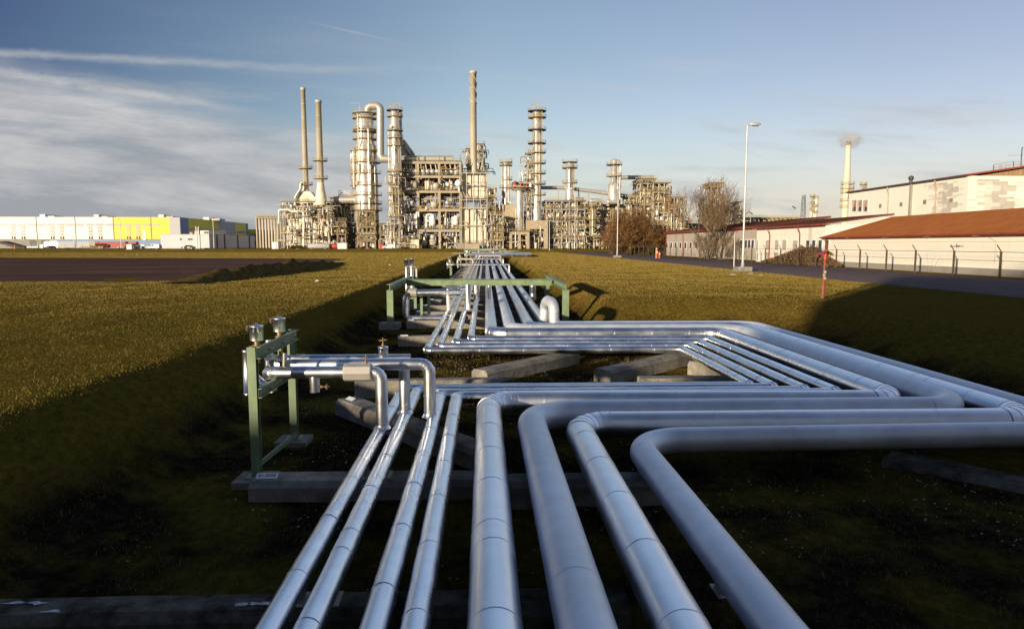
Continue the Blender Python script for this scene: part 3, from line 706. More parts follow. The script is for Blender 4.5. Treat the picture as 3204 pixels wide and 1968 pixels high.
# hydrant
b = U(2012, 806, .0); b.y = min(b.y, 130)
t = T('hydrant', 'red hydrant with white caps at the road edge', 'hydrant', b)
MB().cyl(b + Vector((-.3, 0, 0)), b + Vector((-.3, 0, 1.6)), .22, n=14).ball(b + Vector((-.3, 0, 1.65)), .24).build('barrel', 'orange', t)
MB().cyl(b + Vector((.25, 0, 0)), b + Vector((.25, 0, 1.1)), .14, n=12).ball(b + Vector((.25, 0, 1.15)), .18).build('barrel', 'orange', t)
for p_, q_, r_ in (((-.3, -.3, 1.25), (-.3, -.18, 1.25), .17), ((-.3, 0, 1.85), (-.3, 0, 2.0), .16), ((.25, -.3, .9), (.25, -.1, .9), .12)): MB().cyl(b + Vector(p_), b + Vector(q_), r_, n=12).build('cap', 'white', t)
MB().box(b.x - 1., b.x + 1.4, b.y - .7, b.y + .7, -.05, .08).build('slab', 'conc', t)
# marker post with a little gable roof
b = U(2572, 955, 0.); zz = tz(b.x, b.y); b = U(2572, 955, zz)
t = T('marker_post', 'rust red post with a tiny two-coloured gable roof on the grass', 'post', b)
x, y, z0 = b; tp = PY(2577, 796, y).z
mb = MB(); mb.cyl((x, y, z0), (x + .04, y, z0 + 1.25), .085, .08, 16).build('lower_post', 'postbrown', t)
MB().cyl((x + .04, y, z0 + 1.25), (x + .05, y, tp - .25), .068, .065, 16).build('upper_post', 'postbrown', t)
MB().cyl((x + .05, y, tp - .25), (x + .07, y, tp + .08), .078, .075, 16).build('orange_top', 'orange', t)
MB().cyl((x + .045, y, z0 + 1.42), (x + .045, y, z0 + 1.54), .074, n=16).build('yellow_band', 'yel2', t)
for zq in (1.28, 1.58): MB().box(x - .02, x + .09, y - .10, y - .072, z0 + zq, z0 + zq + .1).build('sticker', 'white', t)
def slab(a, b_, dy, th, m, nm):
    a = Vector(a); b_ = Vector(b_); mb = MB(); mb.bar(a, b_, dy, th, up=(0, 0, 1)); mb.build(nm, m, t)
slab((x - .30, y, tp - .02), (x + .09, y, tp + .17), .42, .03, 'magenta', 'roof_slope')
slab((x + .10, y, tp + .18), (x + .38, y, tp - .03), .42, .03, 'yel2', 'roof_slope')

# ------------------------------------------------------------------ boundary fence
FXX = 40.
t = T('security_fence', 'wire fence on concrete posts with cranked barbed tops beside the road', 'fence', (FXX, 90, 0))
ys_f = [46.5, 51.5, 56.8, 62, 66.6, 71.4, 76.3, 81.2, 86, 91, 96] + [101 + 5 * i for i in range(24)]
for y in ys_f:
    mb = MB(); r = .065
    mb.bar((FXX, y, -.05), (FXX, y, 2.12), .13, .12); mb.bar((FXX, y, 2.08), (FXX - .33, y + .05, 2.62), .07, .06)
    mb.build('post', 'fencepost', t)
mb = MB()
for a, b_ in zip(ys_f[:-1], ys_f[1:]):
    ym = (a + b_) / 2
    for z in (2.06,): mb.tube([(FXX, a, z), (FXX, ym, z - .02), (FXX, b_, z)], .028, 5)
mb.build('top_rail', 'wire', t)
mb = MB()
for k in range(3):
    x = FXX - .1 - .1 * k; z = 2.26 + .16 * k
    mb.tube([(x, ys_f[0], z)] + [(x, y, z) for y in ys_f[1:]], .006, 4)
for z in (.3, .75, 1.2, 1.65): mb.tube([(FXX - .06, ys_f[0], z), (FXX - .06, ys_f[-1], z)], .004, 4)
mb.build('wire', 'wire', t)

# ------------------------------------------------------------------ right-hand buildings
# A: near long low shed with orange tiled roof
XW = 43.0
def pipe_down(parent, x, y, ztop, zb=0, m='redbrown', off=.45):
    rpipe(parent, [(x - off, y, ztop), (x - off, y, ztop - .25), (x - .1, y, ztop - .95), (x - .1, y, zb)], .06, .15, 'downpipe', m, 8, 3, False)
yA = PX(2590, 790, XW).y
eA = 3.72
A = T('long_shed', 'long cream shed with orange tiled roof behind the fence', 'building', (48, 60, 0))
MB().box(XW, 57, 22, yA, .0, eA + .05).build('wall', 'creamwall2', A)
MB().box(XW - .03, XW - .002, 22, yA, -.05, .62).build('plinth', 'plinth', A)
ridx, ridz = 51.5, 6.15
mb = MB(); ex = XW - .62
for (x0, z0, x1, z1) in ((ex, eA - .12, ridx, ridz), (ridx, ridz, 60, eA - .1)):
    mb.add([(x0, 21, z0), (x0, yA + .8, z0), (x1, yA + .8, z1), (x1, 21, z1), (x0, 21, z0 - .14), (x0, yA + .8, z0 - .14), (x1, yA + .8, z1 - .14), (x1, 21, z1 - .14)],
           [(0, 3, 2, 1), (4, 5, 6, 7), (0, 1, 5, 4), (1, 2, 6, 5), (2, 3, 7, 6), (3, 0, 4, 7)])
mb.build('roof', 'tiles', A)
MB().add([(XW, yA - .01, eA), (57, yA - .01, eA), (ridx, yA - .01, ridz - .16)], [(0, 2, 1)]).build('gable', 'creamwall2', A)
mb = MB(); mb.tube([(ex - .08, 21, eA - .2), (ex - .08, yA + .8, eA - .2)], .09, 8); mb.build('gutter', 'redbrown', A)
mb = MB(); mb.bar((ex + .02, yA + .83, eA - .1), (ridx, yA + .83, ridz + .02), .05, .22); mb.build('verge_flashing', 'white', A)
for y in (79, 71.5, 64.5, 58, 51.5, 45): MB().box(ex + .1, XW - .02, y - .12, y + .12, eA - .36, eA - .22).build('bracket', 'white', A)
pipe_down(A, XW - .1, yA - .15, eA - .2)
MB().bar((XW - .006, 30, eA - .85), (XW - .006, yA - 1, eA - .85), .012, .03).build('cable', 'plinth', A)
rpipe(A, [(XW - .04, 57, eA - .4), (XW - .04, 56, eA - .8), (XW - .04, 56, 1.2)], .015, .1, 'cable', 'plinth', 6, 3, False)
mb = MB(); mb.bar((XW - .3, 59.5, 2.55), (XW - .3, 61.3, 2.5), .03); mb.bar((XW - .3, 60.4, 2.4), (XW - .3, 60.4, 2.75), .03); mb.bar((XW - .3, 60.4, 2.5), (XW, 60.4, 2.5), .05); mb.build('antenna', 'darkst', A)
# B: adjoining taller-eaved wing going away
yB0, yB1 = yA + .9, PX(2366, 790, XW).y
eB = 5.15
B = T('cream_wing', 'cream wing with bricked-up windows and brown roof edge, behind the brambles', 'building', (46, 95, 0))
MB().box(XW - .0, 57, yB0, yB1, -.0, eB).build('wall', 'creamwall2', B)
mb = MB(); ex = XW - .5
mb.add([(ex, yB0 - .6, eB - .02), (ex, yB1 + .3, eB - .02), (ridx, yB1 + .3, 6.35), (ridx, yB0 - .6, 6.35), (ex, yB0 - .6, eB + .18), (ex, yB1 + .3, eB + .18), (ridx, yB1 + .3, 6.55), (ridx, yB0 - .6, 6.55)],
       [(0, 1, 2, 3), (4, 7, 6, 5), (0, 4, 5, 1), (1, 5, 6, 2), (2, 6, 7, 3), (3, 7, 4, 0)]); mb.build('roof', 'roofbrown', B)
mb = MB(); mb.tube([(ex - .08, yB0 - .6, eB - .02), (ex - .08, yB1 + .3, eB - .02)], .1, 8); mb.build('gutter', 'redbrown', B)
for px in (2411, 2505): pipe_down(B, XW - .1, PX(px, 760, XW).y, eB - .05)
for (px, w, z0, z1, dark) in ((2370, .8, 1.6, 3.25, 0), (2402, 1.3, 1.9, 3.3, 0), (2431, 1.3, 1.9, 3.3, 0), (2455, 1.4, 1.9, 3.3, 0), (2489, 1.5, 1.9, 3.2, 0), (2528, .9, 2.0, 3.2, 1), (2547, .9, 2.0, 3.2, 1), (2567, .9, 2.0, 3.2, 1), (2588, .9, 2.0, 3.2, 1), (2560, .9, 0, 1.7, 1), (2590, .9, .3, 1.6, 1), (2372, .8, .2, 1.3, 0), (2402, 1.3, .2, 1.5, 0), (2432, 1.3, .2, 1.5, 0)):
    y = PX(px, 760, XW).y
    f = MB().box(XW - .05, XW - .003, y - w / 2 - .1, y + w / 2 + .1, z0 - .1, z0 + .0).box(XW - .05, XW - .003, y - w / 2 - .1, y + w / 2 + .1, z1, z1 + .1).box(XW - .05, XW - .003, y - w / 2 - .1, y - w / 2, z0, z1).box(XW - .05, XW - .003, y + w / 2, y + w / 2 + .1, z0, z1).build('window', 'white', B)
    g = MB().box(XW - .03, XW - .004, y - w / 2, y + w / 2, z0, z1).build('pane' if dark else 'infill', 'glass' if dark else 'greywall', f)
# C: set back greyer wing
XC = 46.3; yC0, yC1 = yB1, PX(2085, 780, 46.3).y
eC = 5.5
C = T('grey_wing', 'grey-beige set-back wing behind the bare tree', 'building', (49, 140, 0))
MB().box(XC, 58, yC0 + .32, yC1, 0, eC).build('wall', 'greywall', C)
mb = MB(); ex = XC - .5
mb.add([(ex, yC0 + .33, eC), (ex, yC1 + .5, eC), (55, yC1 + .5, 6.9), (55, yC0 + .33, 6.9), (ex, yC0 + .33, eC + .3), (ex, yC1 + .5, eC + .3), (55, yC1 + .5, 7.2), (55, yC0 + .33, 7.2)],
       [(0, 1, 2, 3), (4, 7, 6, 5), (0, 4, 5, 1), (1, 5, 6, 2), (2, 6, 7, 3), (3, 7, 4, 0)]); mb.build('roof', 'roofbrown', C)
MB().tube([(ex - .08, yC0 + .4, eC + .0), (ex - .08, yC1 + .5, eC + .0)], .12, 8).build('gutter', 'redbrown', C)
for px in (2087, 2139, 2303): pipe_down(C, XC - .1, PX(px, 760, XC).y, eC - .05, m='redbrown')
for px in (2335, 2345, 2356, 2320):
    y = PX(px, 760, XC).y; f = MB().box(XC - .06, XC - .003, y - .75, y + .75, 1.9, 3.6).build('window', 'white', C); MB().box(XC - .07, XC - .061, y - .5, y + .5, 2.05, 3.45).build('pane', 'glass', f)
for k in range(10):
    y = 172 - k * 4.; f = MB().box(XC - .06, XC - .003, y - .9, y + .9, 1.7, 3.3).build('window', 'white', C); MB().box(XC - .07, XC - .061, y - .7, y + .7, 1.85, 3.15).build('pane', 'glass', f)
# D: tall hall behind
XD = 70.; zD = 12.55
yD1 = PX(2655, 640, XD).y; yD0 = PX(3028, 600, XD).y
Dd = T('tall_hall', 'tall cream hall with zigzag grey block pattern behind the tiled roof', 'building', (85, 115, 0))
MB().box(XD, 110, yD0, yD1, 0, zD).build('wall', 'creamwall', Dd)
MB().add([(XD - .3, yD1 + .4, zD), (XD - .3, yD0 - .4, zD), (90, yD0 - .4, zD + 2.9), (90, yD1 + .4, zD + 2.9), (XD - .3, yD1 + .4, zD + .25), (XD - .3, yD0 - .4, zD + .25), (90, yD0 - .4, zD + 3.15), (90, yD1 + .4, zD + 3.15),
          (110, yD0 - .4, zD), (110, yD1 + .4, zD), (110, yD0 - .4, zD + .25), (110, yD1 + .4, zD + .25)],
         [(0, 3, 2, 1), (4, 5, 6, 7), (0, 1, 5, 4), (1, 2, 6, 5), (3, 0, 4, 7), (2, 3, 9, 8), (6, 10, 11, 7), (2, 8, 10, 6), (3, 7, 11, 9), (8, 9, 11, 10)]).build('roof', 'redbrown', Dd)
MB().tube([(XD - .35, yD0, zD + .05), (XD - .35, yD1 + .4, zD + .05)], .14, 8).build('gutter', 'darkst', Dd)
MB().add([(XD + 1.5, yD0 - .02, zD), (110, yD0 - .02, zD), (90, yD0 - .02, zD + 2.85)], [(0, 1, 2)]).build('gable_boarding', 'timber', Dd)
for px, big in ((2780, 0), (2851, 1), (2928, 0)):
    y = PX(px, 650, XD).y
    if big: MB().box(XD - .35, XD - .003, y - .2, y + .2, 5, zD - .05).build('drain_chute', 'plinth', Dd); MB().cyl((XD - .3, y, zD), (XD - .3, y, zD + .9), .25, n=10).ball((XD - .3, y, zD + .9), .42).build('roof_cowl', 'darkst', Dd)
    else: rpipe(Dd, [(XD - .4, y, zD), (XD - .4, y, zD - .6), (XD - .12, y, zD - 1.2), (XD - .12, y, 5)], .1, .2, 'downpipe', 'beige', 8, 3, False)
for px, py in ((2755, 645), (2820, 640), (2894, 633), (2977, 627)):
    p = PX(px, py, XD); f = MB().box(XD - .05, XD - .003, p.y - .4, p.y + .4, p.z - .35, p.z + .35).build('vent', 'beige', Dd); MB().box(XD - .06, XD - .051, p.y - .3, p.y + .3, p.z - .25, p.z + .25).build('louvre', 'brownsteel', f)
for px in (2673, 2690, 2708):
    p0 = PX(px, 662, XD); p1 = PX(px, 627, XD); y = p0.y; w = .95
    f = MB().box(XD - .06, XD - .003, y - w, y + w, p0.z - .2, p1.z + .2).build('window', 'white', Dd)
    MB().box(XD - .075, XD - .061, y - w * .75, y + w * .35, p0.z, p1.z).box(XD - .075, XD - .061, y + w * .45, y + w * .75, p0.z, p1.z).build('pane', 'warmglass', f)
    MB().box(XD - .08, XD - .076, y - w * .6, y + w * .25, p0.z, p0.z + .8).build('open_pane', 'glass', f)
# zig-zag block pattern, laid as thin facing blocks
M['patchlight'] = mat('light_grey_wall_bricks', (.66, .61, .52), .85, 0, .06, 1)
for (c0, front) in ((PX(2950, 600, XD).y, 0), (PY(3105, 600, yD0).x, 1)):
    rnd = random.Random(3 + front); mb = MB(); hh = .27
    for row in range(20):
        z = zD - .75 - row * (hh + .012); ph = (row % 8) / 4.; tri = ph if ph < 1 else 2 - ph; off = tri * 2.6 - 1.3
        L = 1.15; n0 = rnd.choice((-3, -2)); n1 = rnd.choice((2, 3, 4)); sh = (row % 2) * L / 2
        for k in range(n0, n1):
            if abs(k) > 1 and rnd.random() < .45: continue
            u = off + k * L + sh; mb.cur = 0 if (k in (0, 1) or rnd.random() < .2) else 1
            if front: mb.box(c0 + u, c0 + u + L - .02, yD0 - .02, yD0 - .004, z, z + hh)
            else: mb.box(XD - .02, XD - .004, c0 - u - L + .02, c0 - u, z, z + hh)
    mb.build('block_pattern', ['patchgrey', 'patchlight'], Dd)
# roof gantry and antenna at the right edge
t = T('roof_gantry', 'small railed roof platform with an aerial mast at the right edge', 'rooftop equipment', PY(3190, 535, 96))
def rail(mb, p, q_, h, n=3, posts=4, r=.03):
    p = Vector(p); q_ = Vector(q_)
    for k in range(1, n + 1): mb.bar(p + Vector((0, 0, h * k / n)), q_ + Vector((0, 0, h * k / n)), r * 2)
    for k in range(posts + 1): a = p.lerp(q_, k / posts); mb.bar(a, a + Vector((0, 0, h)), r * 2)
a = PY(3170, 535, 99.5); b_ = PY(3300, 522, 99.5); b_.z = a.z
mb = MB(); rail(mb, a, b_, 1.35, 3, 5); rail(mb, a + Vector((0, 4, 0)), b_ + Vector((0, 4, 0)), 1.35, 3, 5); rail(mb, a, a + Vector((0, 4, 0)), 1.35, 3, 3); mb.build('railing', 'lamp', t)
MB().box(a.x - .1, b_.x, 99.3, 103.7, a.z - .3, a.z).build('deck', 'redbrown', t)
a = PY(3194, 520, 101); top = PY(3196, 462, 101)
mb = MB(); mb.bar(a, (a.x, 101, top.z), .09); mb.bar((a.x, 101, top.z), (a.x + 1.5, 101, top.z + .05), .06); mb.bar((a.x - 2., 101, top.z - 1.2), (a.x + .6, 101, top.z - 1.1), .03)
mb.build('aerial_mast', 'darkst', t)

# ------------------------------------------------------------------ left: halls, low box building, vehicles
ZP = 1.1
YH = 330.
def hx(px, Y=YH): return (PY(px, 760, Y).x)
def hz(px, py, Y=YH): return PY(px, py, Y).z
H = T('production_hall', 'long white and yellow production hall with rows of small windows', 'building', (hx(250), YH, ZP))
zt = hz(533, 680); zb1 = hz(533, 749)
xc = hx(566); x357 = hx(357); x533 = hx(533)
MB().box(-420, x357, YH, YH + 60, zb1, zt).build('wall_panels', 'hallwhite', H)
MB().box(x357, x533, YH, YH + 60, zb1, zt).build('wall_panels', 'hallyellow', H)
MB().box(x533, xc, YH, YH + .9, zb1 - 3.5, zt).build('wall_panels', 'hallgrey', H)
MB().box(-420, x533, YH + .5, YH + 60, ZP - .1, zb1 - .003).build('plinth', 'plinth', H)
YE = 425.; xe = PY(776, 700, YE).x
def sidebox(f0, f1, m, nm='side_panels', off=.0, z0=None, z1=None, parent=H):
    a = Vector((lerp(xc, xe, f0), lerp(YH, YE, f0), 0)); b = Vector((lerp(xc, xe, f1), lerp(YH, YE, f1), 0)); n_ = Vector((-(b - a).y, (b - a).x, 0)).normalized()
    z0 = ZP if z0 is None else z0; z1 = zt if z1 is None else z1
    p = [a - n_ * off, b - n_ * off, b + n_ * 60, a + n_ * 60] if nm == 'side_panels' else [a - n_ * off, b - n_ * off, b - n_ * (off - .05), a - n_ * (off - .05)]
    vs = [(v.x, v.y, z0) for v in p] + [(v.x, v.y, z1) for v in p]
    return MB().add(vs, [(0, 3, 2, 1), (4, 5, 6, 7), (0, 1, 5, 4), (1, 2, 6, 5), (2, 3, 7, 6), (3, 0, 4, 7)]).build(nm, m, parent)
sidebox(.004, .10, 'hallblue'); sidebox(.10, .50, 'hallyellow2'); sidebox(.50, .77, 'hallgrey'); sidebox(.77, .955, 'hallyellow2'); sidebox(.955, 1., 'hallblue')
for (a, b_) in ((.11, .24), (.25, .38), (.38, .5), (.5, .63), (.64, .77), (.78, .93)): sidebox(a, b_, 'warmglass', 'window_band', .06, zt - 6.2, zt - 4.6)
# roof vents
for (p0, p1, y) in ((126, 142, 671), (295, 310, 672), (497, 513, 672), (636, 655, 680)):
    Yb = YH + 8 if p0 < 600 else 372
    x0 = PY(p0, 700, Yb).x; x1 = PY(p1, 700, Yb).x; z1 = PY(p0, y, Yb).z
    v = MB().box(x0, x1, Yb, Yb + 8, zt, z1).build('roof_vent', 'white', H); MB().box(x1 + .01, x1 + (x1 - x0) * 1.6, Yb + 1, Yb + 9, zt, lerp(zt, z1, .6)).build('duct', 'hallgrey', v)
def paneset(x0, x1, z0, z1, nx_, nz_, fm, gm, Y=YH):
    f = MB().box(x0, x1, Y - .08, Y - .004, z0, z1).build('window', fm, H)
    mb = MB(); w = (x1 - x0) / nx_; h = (z1 - z0) / nz_
    for i in range(nx_):
        for j in range(nz_): mb.box(x0 + w * (i + .14), x0 + w * (i + .86), Y - .12, Y - .081, z0 + h * (j + .12), z0 + h * (j + .88))
    mb.build('pane', gm, f)
rs = 900 / 2462
zw1 = hz(533, 630 + 190 * rs); zw0 = hz(533, 630 + 212 * rs)
starts = [-90, 0, 82, 165, 248, 330, 413, 496, 578, 660, 743, 824, 905, 983, 1065, 1146, 1228, 1310]
M['hallwin'] = mat('reddish_window_pane', (.30, .165, .115), .35, 0, .3, .6)
for s in starts:
    y_ = s > 975
    paneset(hx(s * rs), hx((s + 66) * rs), zw0, zw1, 5, 1, 'hallyellow' if y_ else 'hallwhite', 'hallgrey' if y_ else 'hallwin')
for s in (102, 186, 436, 518, 763, 845, 1088, 1168):
    y_ = s > 975
    paneset(hx(s * rs), hx((s + 36) * rs), hz(533, 630 + 328 * rs), hz(533, 630 + 214 * rs), 2, 4, 'hallyellow' if y_ else 'hallwhite', 'hallgrey' if y_ else 'hallwin')
    xg0, xg1 = hx((s + 3) * rs), hx((s + 34) * rs)
    MB().box(xg0, (xg0 + xg1) / 2 - .3, YH - .16, YH - .13, hz(533, 630 + 326 * rs), hz(533, 630 + 302 * rs)).box((xg0 + xg1) / 2 + .3, xg1, YH - .16, YH - .13, hz(533, 630 + 326 * rs), hz(533, 630 + 302 * rs)).build('dark_pane', 'glass', H)
for s in (322, 653, 978, 1300): x = hx(s * rs); MB().box(x - .12, x + .12, YH - .2, YH - .005, zb1, zt).build('downpipe', 'beige', H)
MB().box(hx(447.5), hx(457.5), YH - .1, YH - .004, hz(450, 752), hz(450, 722)).build('door', 'white', H)
# loading doors at the base
for s in (250, 350, 560, 700, 900, 1010): MB().box(hx(s * rs), hx((s + 60) * rs), YH + .3, YH + .49, ZP, zb1 - .4).build('dock_opening', 'darkst', H)
# ramp wedge at far left
MB().add([(hx(-200), 320, zb1), (hx(0), 320, zb1), (hx(95), 320, ZP), (hx(-200), 320, ZP), (hx(-200), 326, zb1), (hx(0), 326, zb1), (hx(95), 326, ZP), (hx(-200), 326, ZP)], [(0, 3, 2, 1), (4, 5, 6, 7), (0, 1, 5, 4), (1, 2, 6, 5)]).build('loading_ramp', 'plinth', H)
# second hall behind, blue and yellow
H2 = T('rear_hall', 'low yellow and blue hall between the big hall and the plant', 'building', (PY(830, 760, 440).x, 440, ZP))
Y2 = 440.
def b2(p0, p1, y0, y1, m, nm='wall_panels', d=0.): return MB().box(PY(p0, 760, Y2).x, PY(p1, 760, Y2).x, Y2 - d, Y2 + (20 if d == 0 else -.02), PY(p0, y1, Y2).z, PY(p0, y0, Y2).z).build(nm, m, H2)
b2(776, 806, 718, 755, 'hallyellow2'); b2(806.2, 841, 720, 771, 'hallblue'); b2(841.2, 900, 721, 771, 'hallyellow2'); b2(776, 806, 755.2, 771, 'darkst'); b2(776, 900, 732, 736, 'hallgrey', 'canopy', 2.); b2(841.4, 885, 756, 770, 'plinth', 'fence_panels', 1.)
# low pale box building
L0 = T('box_building', 'low pale box building with a ladder in front of the yellow hall', 'building', (-116, 270, ZP))
YB = 262.; xl = PY(503, 760, YB).x; xk = PY(655, 760, YB).x; YBe = 302.; xke = PY(798, 760, YBe).x
ztb = PY(655, 733.5, YB).z
def quadbox(pts, z0, z1, nm, m, par):
    n_ = len(pts); vs = [(p[0], p[1], z0) for p in pts] + [(p[0], p[1], z1) for p in pts]
    return MB().add(vs, [tuple(range(n_ - 1, -1, -1)), tuple(range(n_, 2 * n_))] + [(i, (i + 1) % n_, n_ + (i + 1) % n_, n_ + i) for i in range(n_)]).build(nm, m, par)
quadbox([(xl, YB), (xk, YB), (xke, YBe), (xl, YBe)], ZP + .0, ztb, 'wall', 'coldwhite', L0)
quadbox([(xl - .05, YB - .03), (xk + .03, YB - .03), (xke + .05, YBe), (xke, YBe), (xk, YB - .003), (xl - .05, YB - .003)], ztb - .25, ztb + .05, 'roof_edge', 'hallgrey', L0)
quadbox([(xl - .03, YB - .04), (xk + .03, YB - .04), (xke + .05, YBe), (xke + .01, YBe), (xk + .0, YB - .006), (xl - .03, YB - .006)], ZP, ZP + .35, 'plinth', 'brownsteel', L0)
for px in (679, 703, 744, 780):
    # solve along the side wall
    lo_, hi_ = 0., 1.
    for it in range(30):
        f = (lo_ + hi_) / 2; Yf = lerp(YB, YBe, f)
        if PY(px, 760, Yf).x < lerp(xk, xke, f): hi_ = f
        else: lo_ = f
    x = lerp(xk, xke, f); y = lerp(YB, YBe, f); MB().box(x + .0, x + .25, y - .3, y + .3, ZP, ztb + .3).build('side_post', 'darkst', L0)
lx = PY(620, 760, YB).x
mb = MB(); mb.bar((lx - .5, YB - .4, ZP), (lx - .5, YB - .4, ztb + 3.), .12); mb.bar((lx + .5, YB - .4, ZP), (lx + .5, YB - .4, ztb + 3.), .12)
for k in range(22): mb.bar((lx - .5, YB - .4, ZP + .3 + k * .36), (lx + .5, YB - .4, ZP + .3 + k * .36), .06)
mb.build('ladder', 'lamp', L0)
for px, m in ((565, 'darkst'), (598, 'darkst')):
    p = PY(px, 749, YB); MB().box(p.x - .9 * (px > 570) - .3, p.x + .5, YB - .1, YB - .004, p.z - .3, p.z + .3).build('vent_grille', m, L0)
for (p0, p1, y0, y1, m) in ((627, 653, 722, 733, 'white'), (593, 602, 727, 733, 'beige'), (608, 622, 723, 733, 'beige')):
    a = PY(p0, y1, YB + 5); b_ = PY(p1, y0, YB + 5); u = MB().box(a.x, b_.x, YB + 5, YB + 8, ztb, b_.z).build('cooling_unit', m, L0)
    if p0 == 627: MB().box(lerp(a.x, b_.x, .45), lerp(a.x, b_.x, .68), YB + 4.9, YB + 4.99, ztb + .3, b_.z - .3).box(lerp(a.x, b_.x, .74), lerp(a.x, b_.x, .95), YB + 4.9, YB + 4.99, ztb + .3, b_.z - .3).build('grille', 'darkst', u)
a = PY(669, 733, YB + 22); b_ = PY(706, 724, YB + 22); mb = MB(); rail(mb, (a.x, YB + 22, ztb), (b_.x, YB + 22, ztb), b_.z - ztb, 4, 10, .05); mb.build('roof_railing', 'darkst', L0)

def carbody(t, L, W, prof, m, zw=.34, wheels=(.2, .8), rw=.33, glassp=None, side='white'):
    """prof: closed side silhouette (x along length, z); extruded with a slightly narrower roof"""
    mb = MB(); n_ = len(prof); vs = []
    for sgn, in ((-1,), (1,)):
        for (u, z) in prof:
            k = 1 - .16 * ss(.9, 1.5, z); vs.append((u * L - L / 2, sgn * W / 2 * k, z))
    mb.add(vs, [tuple(range(n_)), tuple(range(2 * n_ - 1, n_ - 1, -1))] + [(i, i + n_, (i + 1) % n_ + n_, (i + 1) % n_) for i in range(n_)])
    o = mb.build('body', m, None, loc=(0, 0, 0)); o.parent = t
    for u in wheels:
        for s_ in (-1, 1):
            w_ = MB().cyl((u * L - L / 2, s_ * (W / 2 - .2), rw), (u * L - L / 2, s_ * (W / 2 + .02), rw), rw, n=14).build('wheel', 'rubber', None, loc=(0, 0, 0)); w_.parent = t
            r_ = MB().cyl((u * L - L / 2, s_ * (W / 2 + .021), rw), (u * L - L / 2, s_ * (W / 2 + .03), rw), rw * .6, n=10).build('rim', 'carsilver', None, loc=(0, 0, 0)); r_.parent = w_
    for (u0, u1, z0, z1, ta, tb) in (glassp or []):
        for s_ in (-1, 1):
            yy = s_ * (W / 2 * .99 + .012)
            g = MB().add([(u0 * L - L / 2, yy, z0), (u1 * L - L / 2, yy, z0), ((u1 - tb) * L - L / 2, s_ * (W / 2 * .87 + .014), z1), ((u0 + ta) * L - L / 2, s_ * (W / 2 * .87 + .014), z1)], [(0, 1, 2, 3)]).build('side_window', 'glass', None, loc=(0, 0, 0)); g.parent = t
    for s_ in (-1, 1):
        h_ = MB().box(-L / 2 - .02, -L / 2 + .05, s_ * W * .36 - .15, s_ * W * .36 + .15, .62, .76).build('headlight', 'plate', None, loc=(0, 0, 0)); h_.parent = t
SEDAN = [(0, .3), (0, .75), (.03, .85), (.22, .95), (.36, 1.38), (.42, 1.45), (.66, 1.45), (.72, 1.4), (.85, 1.02), (.98, .95), (1, .8), (1, .3)]
VAN = [(0, .35), (0, .8), (.05, 1.0), (.2, 1.15), (.32, 1.75), (.37, 1.85), (.97, 1.85), (.99, 1.75), (1, .8), (1, .35)]
TRUCK = [(0, .4), (0, 2.8), (.02, 2.95), (.98, 2.95), (1, 2.8), (1, .4)]
def car(px, py, Y, kind, m, label, rot=0., grp='vehicles parked before the hall', cat=None):
    p = PY(px, py, Y); t = T({'s': 'parked_car', 'v': 'parked_van', 't': 'parked_trailer'}[kind], label, cat or {'s': 'car', 'v': 'van', 't': 'trailer'}[kind], (p.x, Y, ZP + .004), grp); t.rotation_euler.z = rot
    if kind == 's': carbody(t, 4.5, 1.75, SEDAN, m, glassp=[(.30, .52, .95, 1.34, .08, 0), (.54, .80, .95, 1.34, 0, .1)])
    elif kind == 'v': carbody(t, 4.9, 1.85, VAN, m, glassp=[(.2, .38, 1.12, 1.62, .1, 0), (.42, .6, 1.15, 1.62, 0, 0)])
    else: carbody(t, 12.5, 2.5, TRUCK, m, wheels=(.75, .83, .91), rw=.45)
    return t
car(480, 772, 262, 'v', 'carwhite', 'white estate van parked left of the low box building')
car(590, 776, 256, 's', 'cardark', 'black saloon with white stripes in front of the low box building', 0)
dkc = [o for o in bpy.data.objects if o.name.startswith('parked_car')][-1]
o = MB().box(-.2, .9, -.885, -.88, .5, .8).box(-1.8, -1.2, -.885, -.88, .5, .8).build('door_stripe', 'white', None, loc=(0, 0, 0)); o.parent = dkc
cs = [(105, 's', 'carsilver', 'silver car near the ramp'), (120, 's', 'carwhite', 'white car at the left of the row'), (140, 'v', 'carwhite', 'white van in the left half of the car park'), (158, 's', 'cardark', 'dark car right of the white van'), (190, 't', 'carsilver', 'long silver covered trailer'), (215, 's', 'carsilver', 'silver car beside the long trailer'),
      (235, 't', 'hallgrey', 'grey trailer in the middle of the row'), (262, 's', 'cardark', 'dark car in the middle of the row'), (285, 's', 'carwhite', 'white car left of the red trailers'), (325, 's', 'carred', 'small red car before the red trailer'), (350, 't', 'carred', 'long dark red trailer'), (385, 't', 'carred', 'second dark red trailer, nearer the yellow wall'), (410, 's', 'cardark', 'dark car at the foot of the yellow wall'), (432, 's', 'carsilver', 'silver car under the yellow wall'), (170, 's', 'carwhite', 'white car at the trailer front')]
for k, (px, kd, m, w) in enumerate(cs): car(px, 770, 292 + (k % 3) * 7, kd, m, w + ' before the hall', R(random.Random(k).uniform(-8, 8)) if kd != 's' else R(random.Random(k).uniform(60, 120) if k % 2 else 5))
